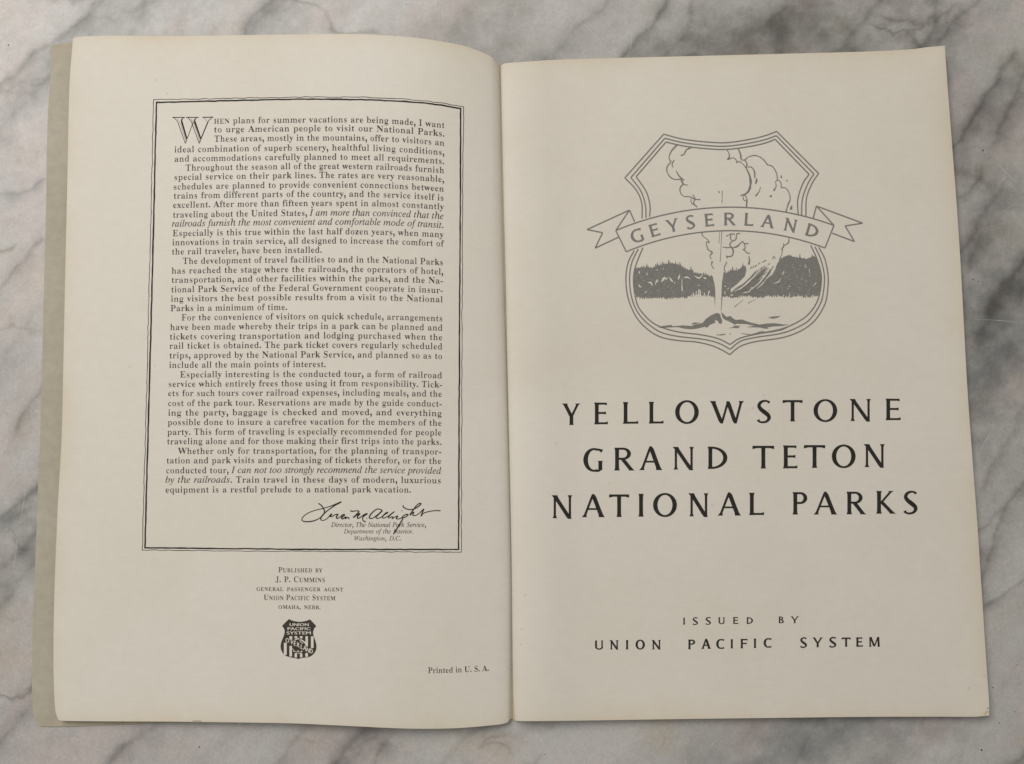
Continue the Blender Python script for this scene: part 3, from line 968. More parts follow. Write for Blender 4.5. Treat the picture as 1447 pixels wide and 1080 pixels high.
def ring(cx, cy, rx, ry, tx, ty, a0, a1, n=26, tw=.0):
    o_, i_ = [], []
    for k in range(n + 1):
        a = math.radians(a0 + (a1 - a0) * k / n)
        o_.append((cx + rx * math.cos(a), cy + ry * math.sin(a)))
        b = a + tw
        i_.append((cx + (rx - tx) * math.cos(b), cy + (ry - ty) * math.sin(b)))
    return o_ + i_[::-1]


def vst(pts, ws):
    A = crom(np.concatenate([np.array(pts, float), np.array(ws, float)[:, None]], 1), 5)
    D = np.gradient(A[:, :2], axis=0); D /= np.maximum(np.hypot(D[:, 0], D[:, 1]), 1e-9)[:, None]
    Nn = np.stack([-D[:, 1], D[:, 0]], -1)
    a = A[:, :2] + Nn * A[:, 2:] / 2; b = A[:, :2] - Nn * A[:, 2:] / 2
    return [tuple(p) for p in a] + [tuple(p) for p in b[::-1]]


def cap_glyph(c, w, T=.145, t=.062):
    g = []
    sx = T * .6       # stem centre from the left edge
    S = lambda x, f=1.3: dst(x, 0, x, 1, T, f * 1.07, f * 1.07)
    if c == 'I': g = [dst(w / 2, 0, w / 2, 1, T, 1.3, 1.3)]
    elif c == 'L': g = [S(sx), hb(sx, w, t / 2 + .005, t, 1, 1.9, -1)]
    elif c in 'EF':
        g = [S(sx), hb(sx, w * (.93 if c == 'E' else 1), 1 - t / 2 - .005, t, 1, 1.7, 1), hb(sx, w * .86, .52, t, 1, 1.6)]
        if c == 'E': g.append(hb(sx, w, t / 2 + .005, t, 1, 1.9, -1))
    elif c == 'T': g = [dst(w / 2, 0, w / 2, 1 - t / 2, T, 1.3, 1), hb(0, w, 1 - t * .6, t * 1.1, 1.9, 1.9, 1)]
    elif c == 'Y': g = [dst(w * .53, 0, w * .53, .48, T, 1.3, 1.0), dst(w * .53 - .005, .40, T * .55, 1, T * 1.05, 1, 1.45), dst(w * .56, .42, w - .06, 1, t * 1.35, 1, 2.2)]
    elif c == 'N': g = [dst(t * 1.3, 0, t * 1.3, .95, t * 1.15, 2.0, 1), dst(w - t * 1.1, .03, w - t * 1.1, 1, t * 1.15, 1, 2.0), dst(w - T * .58, -.03, T * .55, 1, T * 1.15, .8, 1.25)]
    elif c == 'M': g = [dst(t * 1.2, 0, w * .13, 1, t * 1.2, 2, 1), dst(w * .5, .02, w * .17, 1, T * 1.0, .6, 1.1), dst(w * .5, .02, w * .83, 1, t * 1.1, 1, 1.1), dst(w - T * .55, 0, w * .85, 1, T, 1.3, 1.1)]
    elif c == 'A': g = [dst(T * .45, 0, w * .48, 1.0, t * 1.25, 2.1, .8), dst(w - T * .62, 0, w * .48, 1.02, T * 1.15, 1.3, .45), hb(w * .24, w * .74, .36, t * .85, 1, 1)]
    elif c == 'W':
        g = [dst(w * .335, -.02, T * .5, 1, T * 1.1, .5, 1.4), dst(w * .335, -.02, w * .53, .98, t * 1.2, 1, 1.2), dst(w * .76, -.02, w * .52, .99, T * 1.1, .5, .7), dst(w * .76, 0, w - t, 1, t * 1.3, 1, 2.1)]
    elif c == 'O': g = [ring(w / 2, .5, w / 2, .525, T * 1.05, t * .95, 0, 360, 48, .10)]
    elif c == 'D': g = [S(sx, 1.2), ring(sx + .05, .5, w - sx - .05, .5, T * 1.05, t, -90, 90, 24), hb(0, sx + .06, 1 - t / 2, t, 1, 1), hb(0, sx + .06, t / 2, t, 1, 1)]
    elif c in 'PRB':
        ry = .265; bw = w * (1.0 if c == 'P' else .84)
        g = [S(sx), ring(bw * .52, 1 - ry, bw * .48, ry, T * .95, t, -90, 90, 20), hb(sx, bw * .53, 1 - t / 2, t, 1, 1), hb(sx, bw * .53, 1 - 2 * ry + t / 2, t, 1, 1)]
        if c == 'R': g.append(dst(w - T * .55, 0, bw * .50, .49, T * 1.2, 1.25, .9))
        if c == 'B': g += [ring(w * .52, .25, w * .48, .25, T * .95, t, -90, 90, 20), hb(sx, w * .53, t / 2, t, 1, 1)]
    elif c == 'K': g = [S(sx), dst(sx + T * .3, .44, w * .78, 1, t * 1.4, 1, 1.9), dst(w - T * .6, 0, sx + T * .55, .53, T * 1.2, 1.3, .9)]
    elif c in 'CG':
        g = [ring(w * .55, .5, w * .55, .525, T * 1.1, t, 62, 298 if c == 'C' else 290, 34, .06)]
        g.append(vst([(w * .72, .965), (w * .85, .935), (w * .96, .88)], [t, t * 1.15, t * 1.8]))
        if c == 'C': g.append(vst([(w * .74, .04), (w * .88, .065), (w * .99, .12)], [t, t * 1.1, t * .9]))
        else: g += [dst(w - T * .62, .05, w - T * .62, .46, T * .95, 1, 1.35), vst([(w * .64, .01), (w * .78, .03), (w - T * .65, .10)], [t, t * 1.15, t * 1.4])]
    elif c == 'S':
        g = [vst([(w * .88, .90), (w * .80, .96), (w * .58, .995), (w * .30, .93), (w * .17, .77), (w * .30, .61), (w * .56, .47), (w * .80, .33), (w * .86, .19), (w * .70, .05), (w * .42, .005), (w * .20, .04), (w * .10, .12)],
                 [t * 1.6, t, t, T * .7, T * .85, T * 1.0, T * 1.1, T * 1.0, T * .85, T * .6, t, t, t * 1.6])]
    elif c == 'U': g = [dst(sx, .28, sx, 1, T, 1, 1.3), ring(w * .5, .30, w * .5 - sx + T / 2, .32, T * .9, t, 180, 360, 20), dst(w - t, .27, w - t, 1, t * 1.2, 1, 2.0)]
    return g


def place_cap(ink, c, x0, x1, yt, yb, T=.145, t=.062, lean=0.0):
    h = yb - yt; w = (x1 - x0) / h
    if c in 'OGSC': h = h * .955; yb -= .4 * h / 30
    for pl in cap_glyph(c, w, T, t):
        ink.poly([(x0 + p[0] * (x1 - x0) / w - (p[1] - .5) * lean, yb - p[1] * h) for p in pl], 7)


TITLE = [
    [('Y', 795, 818.5, 570.4, 600.7), ('E', 840, 858.9, 569, 599.8), ('L', 880.7, 901.9, 568.3, 599), ('L', 917.2, 937.6, 568, 598.7), ('O', 954, 987.4, 565.4, 598.9), ('W', 1004.4, 1050.4, 566.9, 598),
     ('S', 1069.0, 1089.5, 565.4, 597.5), ('T', 1105.9, 1134, 565.4, 595.6), ('O', 1149.6, 1183, 563.9, 596.2), ('N', 1201.3, 1230.4, 564, 595), ('E', 1251.9, 1272.6, 563.5, 593.9)],
    [('G', 824.3, 852.0, 633, 666.5), ('R', 868.5, 896, 632.8, 665), ('A', 904.3, 935.2, 631.5, 664.4), ('N', 951.3, 980.4, 631.7, 663.7), ('D', 1000.4, 1027.8, 631.3, 662.8), ('T', 1063.3, 1093.9, 630, 662.2),
     ('E', 1106.9, 1126.7, 629.6, 662), ('T', 1136, 1166, 629, 661.3), ('O', 1175.4, 1209, 628, 661.3), ('N', 1221.3, 1250, 627.8, 660.2)],
    [('N', 780.2, 808.5, 700, 732.4), ('A', 823, 853.9, 699, 731), ('T', 860.7, 889, 698.7, 730.7), ('I', 902.8, 908.9, 698, 730.2), ('O', 922.8, 956.5, 696.5, 730.4), ('N', 973.5, 1000.9, 697.2, 729.8),
     ('A', 1015.2, 1046.3, 696.5, 728.7), ('L', 1059, 1079.6, 696.5, 728), ('P', 1120.4, 1140.7, 695.6, 727.2), ('A', 1150.7, 1182.2, 695.6, 727.2), ('R', 1196.7, 1223.1, 695, 726.9), ('K', 1238.7, 1265.2, 694, 726), ('S', 1276.2, 1296.7, 693.8, 726.3)],
]
for row in TITLE:
    ink = Ink(right_sheet, right_page, M_black)
    for k, (c_, a, b, yt, yb) in enumerate(row):
        place_cap(ink, c_, a, b, yt, yb, T=.178, t=.090)
    ink.done('title_line')
SMALL = [
    [('I', 964.9, 968.4, 873.2, 882.8), ('S', 978.4, 986.4, 872.6, 882.9), ('S', 996.7, 1004.7, 872.4, 882.6), ('U', 1015.2, 1024.2, 872.4, 882.0), ('E', 1036, 1043.3, 872.2, 881.8), ('D', 1055.2, 1064, 872.4, 881.8), ('B', 1100.4, 1107.7, 871.4, 880.8), ('Y', 1117.5, 1127.9, 871, 880.8)],
    [('U', 840.6, 852.5, 905.3, 918), ('N', 861.6, 874, 904.9, 917.9), ('I', 884.3, 888, 904.8, 917.8), ('O', 898, 911.3, 903.9, 918), ('N', 920.9, 933.8, 904.6, 917.8), ('P', 972.5, 982.4, 904, 917.6), ('A', 991.5, 1004.4, 903, 917),
     ('C', 1012, 1023.4, 903, 917), ('I', 1032.2, 1036, 903.5, 916.3), ('F', 1046.5, 1056.3, 903, 916.3), ('I', 1064.8, 1068.9, 902.6, 915.8), ('C', 1079, 1090.2, 901.8, 915.3), ('S', 1130.4, 1140.3, 901, 915.2), ('Y', 1148.4, 1161.6, 901, 914.7),
     ('S', 1171.4, 1181.8, 900.5, 914.7), ('T', 1189.3, 1201.9, 901, 914), ('E', 1209.8, 1219, 900.8, 914), ('M', 1227.5, 1243.4, 900.3, 914)],
]
for row in SMALL:
    ink = Ink(right_sheet, right_page, M_black)
    for c_, a, b, yt, yb in row: place_cap(ink, c_, a, b, yt, yb, T=.215, t=.135)
    ink.done('imprint_line')

# ------------------------------------------------------------------ geyser shield
ink = Ink(right_sheet, right_page, M_grey)
LW = 1.75
topc = {'o': [(937.8, 189.7), (965, 196.8), (1000, 200.9), (1028.6, 201.6), (1061.9, 196.6), (1082.6, 191.4), (1097.5, 185.8)],
        'm': [(939.4, 195.5), (966, 201.8), (1000, 205.9), (1028.6, 206.6), (1061, 202), (1082, 197.2), (1096.9, 191.8)],
        'i': [(941, 200.9), (967, 206.6), (1000, 210.4), (1028.6, 211.2), (1060, 207), (1081, 202.4), (1095.3, 197)]}
lt = {'o': [(883, 251.5), (898.9, 268.6), (906.7, 286.7), (907.3, 309)], 'm': [(891.5, 251), (905.4, 269.9), (911.9, 289.3), (912.9, 308)], 'i': [(898.9, 249.8), (913.2, 271.2), (918.4, 290.6), (918, 306.5)]}
rt = {'o': [(1156.8, 245.2), (1147.5, 259.5), (1139.7, 280.2), (1138.8, 307)], 'm': [(1150, 245.9), (1141, 260.8), (1133.9, 281.5), (1132.6, 305)], 'i': [(1143.3, 246.5), (1134.5, 259.5), (1127.4, 281.5), (1127.8, 303.5)]}
lb = {'o': [(896.2, 354), (887.8, 370.7), (884.5, 391.5), (886, 413.7), (891.5, 433), (901.9, 452.2), (918.9, 468.5), (936.7, 477.4), (958.9, 481.4), (982.6, 483.3), (1003.3, 487.8), (1018, 493.7), (1031.5, 501.3)],
      'm': [(901.8, 352), (893, 370.7), (889.6, 391.5), (891.2, 413.7), (896.7, 433), (907, 449.3), (921.9, 462.6), (936.7, 470.7), (958.9, 475.6), (988.5, 478.9), (1007.8, 482.6), (1021, 487.6), (1031.5, 493.8)],
      'i': [(908.5, 350), (898.9, 373.7), (895.2, 391.5), (896.4, 412.2), (901, 431.5), (910, 444.8), (921.9, 455.9), (936.7, 463.3), (958.9, 469.3), (988.5, 473), (1007.8, 476.7), (1020, 480.8), (1031.5, 487)]}
rb = {'o': [(1157, 349.5), (1165.6, 366.3), (1170, 388.5), (1169.7, 409.3), (1165.6, 430), (1152.2, 452.2), (1133, 467), (1106.3, 477.1), (1069.3, 482.6), (1050, 487.8), (1040, 493.6), (1031.5, 501.3)],
      'm': [(1151.5, 348.5), (1159.6, 366.3), (1164.8, 388.5), (1164, 409.3), (1159.6, 428.5), (1147, 448.5), (1133, 459.6), (1106.3, 470.7), (1069.3, 476.7), (1047, 482.1), (1031.5, 493.8)],
      'i': [(1145.5, 346.5), (1154.4, 366.3), (1160.4, 388.5), (1159.3, 409.3), (1154.4, 427), (1143.3, 443.3), (1128.5, 454.4), (1104.8, 464.8), (1069.3, 472.2), (1045.6, 478.1), (1031.5, 487)]}
for k in 'omi':
    ink.stroke(topc[k], LW); ink.stroke(lt[k], LW); ink.stroke(rt[k], LW); ink.stroke(lb[k], LW); ink.stroke(rb[k], LW)
    ink.stroke([topc[k][0], lt[k][0]], LW, smooth=False); ink.stroke([topc[k][-1], rt[k][0]], LW, smooth=False)
ink.done('shield_outline')


def circ(a, b, c):
    (x1, y1), (x2, y2), (x3, y3) = a, b, c
    A = np.array([[x2 - x1, y2 - y1], [x3 - x1, y3 - y1]]) * 2
    B = np.array([x2 ** 2 - x1 ** 2 + y2 ** 2 - y1 ** 2, x3 ** 2 - x1 ** 2 + y3 ** 2 - y1 ** 2])
    cx, cy = np.linalg.solve(A, B)
    return cx, cy, math.hypot(x1 - cx, y1 - cy)


def arc(a, b, c, n=50):
    cx, cy, r_ = circ(a, b, c)
    t0 = math.atan2(a[1] - cy, a[0] - cx); t1 = math.atan2(c[1] - cy, c[0] - cx)
    return [(cx + r_ * math.cos(t0 + (t1 - t0) * k / n), cy + r_ * math.sin(t0 + (t1 - t0) * k / n)) for k in range(n + 1)]


ink = Ink(right_sheet, right_page, M_grey)
RW = 1.8
ink.stroke(arc((870.1, 325.9), (1025, 293), (1178.5, 318.7)), RW, smooth=False)
ink.stroke(arc((885, 355.9), (1025, 326.2), (1165.8, 350.6)), RW, smooth=False)
for p in ([(870.1, 325.9), (885, 356)], [(1178.5, 318.7), (1165.8, 350.6)],
          [(870.1, 325.9), (889.5, 297)], [(889.5, 297), (896.8, 313.6)], [(889.5, 297), (829.5, 324.5)], [(829.5, 324.5), (851.5, 329)], [(851.5, 329), (841, 350.8)], [(841, 350.8), (873.6, 335.5)],
          [(1153.7, 291.3), (1148.8, 309.6)], [(1153.7, 291.3), (1178.5, 318.7)], [(1153.7, 291.3), (1219, 315.5)], [(1219, 315.5), (1194.2, 319.4)], [(1194.2, 319.4), (1207.4, 341.5)], [(1207.4, 341.5), (1175.9, 329.6)]):
    ink.stroke(p, RW, smooth=False)
ink.done('ribbon_outline')
ink = Ink(right_sheet, right_page, M_grey)
cx, cy, rr_ = circ((904, 341.5), (1030.5, 318.6), (1144.6, 334.6))
for c_, x_, w_ in (('G', 903, 17.5), ('E', 927.4, 13), ('Y', 952, 16.5), ('S', 976.7, 12.5), ('E', 1003, 12.5), ('R', 1031.5, 16.5), ('L', 1057.9, 12.5), ('A', 1084, 18), ('N', 1115, 17.5), ('D', 1145.5, 17)):
    yb_ = cy - math.sqrt(rr_ ** 2 - (x_ - cx) ** 2)
    ang = math.atan2(x_ - cx, cy - yb_)
    hh = 18.0
    for pl in cap_glyph(c_, w_ / hh, T=.20, t=.125):
        q = []
        for p in pl:
            lx = (p[0] - w_ / hh / 2) * hh; ly = p[1] * hh
            q.append((x_ + lx * math.cos(ang) + ly * math.sin(ang), yb_ + lx * math.sin(ang) - ly * math.cos(ang)))
        ink.poly(q, 6)
ink.done('ribbon_lettering')

a2 = lambda pts: [(860 + x / 7.71, 170 + y / 7.71) for x, y in pts]
a3 = lambda pts: [(1010 + x / 7.71, 170 + y / 7.71) for x, y in pts]
a5 = lambda pts: [(1010 + x / 6.577, 270 + y / 6.577) for x, y in pts]
a4 = lambda pts: [(820 + x / 6.89, 270 + y / 6.89) for x, y in pts]
a6 = lambda pts: [(870 + x / 6.75, 350 + y / 6.75) for x, y in pts]
a7 = lambda pts: [(1010 + x / 6.75, 350 + y / 6.75) for x, y in pts]
ink = Ink(right_sheet, right_page, M_grey)
sd = 0
for p, w in (
    (a2([(745, 270), (690, 330), (660, 390), (665, 430), (682, 450)]), [2.2, 1.5, 1.1, 1.1, 1.3]), (a2([(682, 450), (640, 505), (636, 560), (668, 615), (720, 645), (790, 642)]), [1, 1.4, 1.2, 1.1, 1.2, 1.1]),
    (a2([(735, 550), (770, 610), (822, 655)]), [.9, 1.5, 1.2]), (a2([(790, 645), (805, 680), (825, 702), (862, 706)]), [1.4, 1.9, 1.2, 1.0]), (a2([(714, 433), (692, 478), (703, 515)]), [1.2, 1.4, .9]),
    (a2([(900, 298), (850, 322), (820, 370), (785, 386)]), [1.8, 1.5, 1.6, 1.2]), (a2([(808, 700), (779, 740), (785, 792), (822, 830), (880, 834), (940, 860), (1000, 866)]), [1.8, 1.4, 1.2, 1.0, 1.2, 1.2, 1.3]),
    (a2([(915, 810), (942, 860), (925, 900), (962, 946)]), [1.1, 1.3, 1.2, 1.6]), (a2([(895, 858), (903, 900), (935, 925)]), [.8, 1, 1.1]),
    (a3([(82, 768), (82, 820), (78, 900)]), .7), (a3([(42, 775), (52, 790)]), 1.4),
    (a3([(125, 315), (155, 360), (156, 410), (138, 425), (165, 422), (200, 409), (230, 430), (243, 468)]), [1, 1.2, 1.7, 1.4, .9, .9, 1.1, 1.5]), (a3([(243, 455), (270, 452), (310, 482), (342, 522)]), 1.0),
    (a3([(255, 312), (280, 370), (290, 430), (328, 436), (350, 478), (343, 522)]), [1.6, 1.8, 1.3, 1.0, 1.6, 1.2]), (a3([(343, 522), (378, 600), (391, 680), (376, 755), (340, 800), (280, 820)]), [1.2, 2.0, 2.6, 2.4, 1.8, .9]),
    (a3([(318, 440), (370, 400), (430, 384), (490, 400), (540, 440), (575, 487)]), [1.1, 1.1, 1.2, 1.1, 1.2, 1.4]), (a3([(575, 487), (622, 500), (660, 548), (680, 610), (680, 655)]), 1.15),
    (a3([(358, 512), (400, 512), (432, 560), (436, 628)]), [1, 1.1, 1.5, 1.8]), (a3([(457, 632), (454, 665), (444, 695)]), [1.0, 2.2, 1.2]), (a3([(499, 728), (482, 780), (444, 828)]), [.8, 1.1, 1.6]),
    (a3([(642, 768), (668, 722), (664, 670), (690, 653), (720, 680), (724, 737)]), [1.7, 1.2, 1.0, 1.0, 1.1, 1.2]), (a3([(724, 737), (770, 738), (808, 788), (822, 860), (800, 915), (790, 950), (775, 1000)]), [1.1, 1.0, 1.1, 1.2, 1.8, 1.2, 1.5]),
    (a3([(722, 602), (727, 632)]), 1.4), (a3([(783, 650), (790, 668)]), 1.2), (a3([(600, 833), (622, 822)]), 2.0), (a3([(838, 930), (830, 975)]), [1.6, 2.6]),
    (a3([(280, 820), (328, 820), (350, 862), (348, 900), (344, 946)]), [1.2, 1.0, 1.2, 1.7, 1.4]), (a3([(308, 828), (315, 866), (346, 882)]), 1.0),
    (a4([(1182, 405), (1195, 440), (1235, 470), (1255, 500), (1225, 500), (1245, 570), (1285, 600), (1262, 630), (1275, 665)]), [1.4, .8, .9, 1.1, 1, 1.2, 1.5, 1, 1]), (a4([(1285, 685), (1278, 720), (1300, 760)]), [2.05, .9, .9]),
    (a4([(1378, 395), (1372, 500), (1362, 690)]), .6), (a4([(1356, 400), (1350, 510)]), .45),
    (a5([(235, 395), (205, 400), (195, 450), (160, 470), (140, 500), (170, 550), (160, 602), (105, 612)]), [1.4, 1.2, 1.3, 1.0, 1.3, 1.6, 1.2, 1.0]), (a5([(105, 422), (150, 400), (185, 402)]), [.8, 1.0, 1.3]), (a5([(150, 405), (145, 440), (165, 468)]), 1.1),
    (a5([(75, 520), (110, 527), (150, 524)]), 1.0), (a5([(165, 530), (212, 512), (255, 470), (275, 490), (315, 488)]), [1.0, 1.5, 1.0, 1.4, .8]), (a5([(275, 492), (282, 530), (260, 550)]), 1.1), (a5([(272, 545), (300, 575), (328, 577)]), 1.1),
    (a5([(316, 605), (322, 640), (316, 685)]), [.8, 1.6, 2.0]), (a5([(110, 600), (118, 625)]), 1.2), (a5([(112, 660), (88, 715), (98, 755)]), [1.4, 1.0, 1.2]),
    (a5([(690, 435), (684, 482), (640, 508)]), [1.0, 1.3, 1.2]), (a5([(636, 485), (642, 510), (618, 548)]), [.8, 1.2, 1.2]), (a5([(630, 540), (622, 590), (598, 645)]), [1.0, .9, 1.1]),
    (a6([(935, 330), (945, 420), (946, 548)]), [1.2, 1.0, .5]), (a7([(92, 235), (74, 340), (68, 480), (60, 605)]), [1.5, 1.4, 1.0, .5]),
    (a7([(188, 568), (215, 545), (270, 502)]), [.9, .6, .4]), (a7([(318, 533), (350, 512), (392, 494)]), [.7, .4, .4]),
    (a7([(340, 205), (352, 180)]), .9), (a7([(362, 195), (372, 172)]), .8), (a7([(382, 185), (400, 165)]), .9), (a7([(415, 160), (435, 140)]), .9), (a7([(455, 140), (490, 120)]), 1.2), (a7([(548, 110), (565, 85), (578, 108)]), .9), (a7([(505, 165), (525, 150)]), .9),
    (a6([(958, 833), (1010, 832), (1052, 824)]), [.3, 1.4, .5]), (a7([(15, 832), (60, 832), (105, 824)]), [.3, 1.2, .4]), (a7([(140, 826), (156, 824)]), .8), (a7([(250, 820), (300, 826), (350, 832)]), [.4, .9, .5]),
):
    sd += 1
    ink.stroke(p, np.array(w) * 1.22 if isinstance(w, list) else w * 1.22, wob=.22, seed=sd)
ink.done('geyser_line_drawing')


def forest(outline, spiky, base_spiky, seed):
    """closed outline whose top breaks into conifer tips"""
    r_ = random.Random(seed)
    out = []
    for (p, q) in zip(outline[:-1], outline[1:]):
        L_ = math.dist(p[:2], q[:2]); n_ = max(1, int(L_ / 1.5))
        for k in range(n_):
            t_ = k / n_
            x = p[0] + (q[0] - p[0]) * t_; y = p[1] + (q[1] - p[1]) * t_
            if p[2] == 't':
                hh_ = r_.choice((.5, 1.2, 1.8, 2.6, 3.6, 5.0))
                if k % 2: out += [(x - .35, y - hh_ * .3 * spiky), (x, y - hh_ * spiky), (x + .35, y - hh_ * .35 * spiky)]
                else: out.append((x + r_.uniform(-.1, .1), y + r_.uniform(.2, 2.0) * spiky))
            elif p[2] == 'b':
                out.append((x, y + (r_.uniform(0, 1.6) if k % 2 else -r_.uniform(0, 1.4)) * base_spiky))
            else: out.append((x, y))
    return out


def tagp(pts, tag): return [(x, y, tag) for x, y in pts]


ink = Ink(right_sheet, right_page, M_grey)
o1 = tagp(a6([(178, 200), (235, 185), (300, 190), (350, 192), (400, 172), (450, 160), (505, 145), (560, 148), (610, 165), (650, 190), (700, 212), (750, 235), (800, 245), (850, 252), (900, 270), (925, 275)]), 't') + tagp(a6([(928, 290), (940, 340), (946, 410), (945, 468)]), 's') + \
    tagp(a6([(942, 470), (880, 455), (800, 450), (740, 455), (690, 475), (600, 482), (500, 488), (450, 480), (350, 484), (210, 480)]), 'b') + tagp(a6([(200, 480), (186, 430), (176, 340), (178, 200)]), 's')
ink.poly(forest(o1, .8, 1.5, 3), 6)
o2 = tagp(a7([(98, 245), (140, 225), (175, 215), (215, 222), (245, 195), (275, 170), (302, 205)]), 't') + tagp(a7([(303, 215), (285, 275), (215, 345), (150, 395), (155, 430), (240, 372), (330, 290), (400, 212), (350, 310), (255, 385), (330, 350), (480, 190), (500, 178), (450, 270), (330, 400), (255, 440), (330, 425), (395, 385), (455, 330), (530, 270), (570, 210), (600, 145), (622, 120)]), 's') + \
    tagp(a7([(622, 118), (650, 92), (700, 72), (750, 86), (800, 95), (840, 100), (880, 106), (930, 85), (958, 85)]), 't') + tagp(a7([(962, 85), (990, 150), (1008, 210), (1012, 280), (1008, 390), (990, 462)]), 's') + \
    tagp(a7([(988, 464), (900, 472), (800, 462), (700, 472), (600, 465), (500, 465), (420, 478), (320, 465), (250, 462), (180, 478), (110, 462), (74, 478)]), 'b') + tagp(a7([(73, 476), (76, 350), (98, 245)]), 's')
ink.poly(forest(o2, .55, 1.6, 9), 6)
# a tall tip here and there
for (x, y, h_) in [(299, 180, 5), (400, 160, 4), (448, 150, 4), (505, 138, 5), (612, 160, 5), (718, 205, 6), (735, 225, 4), (385, 175, 4)]:
    bx, by = a6([(x, y)])[0]; ink.poly([(bx - 1.2, by + 3), (bx - .4, by - h_ * .5), (bx, by - h_ * .8), (bx + .4, by - h_ * .5), (bx + 1.2, by + 3)])
for (x, y, h_) in [(170, 205, 5), (205, 210, 4), (268, 180, 7), (290, 190, 5), (812, 90, 7), (930, 85, 4), (150, 220, 3)]:
    bx, by = a7([(x, y)])[0]; ink.poly([(bx - 1.4, by + 3), (bx - .5, by - h_ * .4), (bx, by - h_ * .8), (bx + .5, by - h_ * .4), (bx + 1.4, by + 3)])
# the geyser cone and the ground
ink.poly(a6([(405, 760), (450, 748), (530, 738), (545, 750), (640, 742), (720, 748), (760, 735), (830, 718), (860, 682), (900, 652), (940, 632), (972, 622), (1000, 640), (1000, 660), (1018, 700), (1005, 730), (985, 722), (975, 700), (952, 688), (945, 700), (952, 715), (900, 735), (870, 765), (850, 755), (790, 770), (720, 780), (650, 772), (590, 758), (500, 762), (440, 766)]))
ink.poly(a7([(60, 612), (85, 635), (110, 662), (150, 652), (180, 680), (200, 690), (260, 686), (330, 712), (430, 735), (500, 724), (570, 722), (660, 734), (712, 733), (640, 748), (560, 752), (500, 762), (515, 775), (470, 772), (430, 762), (300, 758), (380, 745), (300, 730), (210, 726), (190, 735), (150, 710), (100, 690), (75, 670)]))
ink.poly(a7([(130, 768), (185, 757), (175, 745), (245, 746), (225, 757), (240, 767)]))
ink.poly(a7([(335, 830), (400, 812), (430, 800), (470, 798), (480, 806), (600, 790), (660, 775), (700, 762), (640, 790), (560, 806), (450, 822), (360, 838)]))
ink.poly(a7([(508, 668), (560, 656), (630, 654), (600, 668), (560, 678)]))
ink.poly(a6([(720, 728), (750, 715), (800, 716), (775, 726), (740, 734)]))
def lerp2(a, b, t): return (a[0] + (b[0] - a[0]) * t, a[1] + (b[1] - a[1]) * t)


hr = random.Random(5)
for k in range(120):
    t_ = (k * 37 % 120) / 119
    a_ = lerp2((150, 415), (345, 420), t_); m_ = lerp2((290, 330), (470, 320), t_); e_ = lerp2((425, 195), (600, 125), t_)
    q = crom(a7([a_, m_, e_]), 8); i0 = hr.randint(0, 11); i1 = min(len(q), i0 + hr.randint(2, 6))
    seg = q[i0:i1] + np.array([hr.uniform(-.4, .4), hr.uniform(-.4, .4)])
    if len(seg) > 1: ink.stroke(seg, hr.uniform(.4, 1.0), smooth=False)
ink.done('forest_and_ground_print')
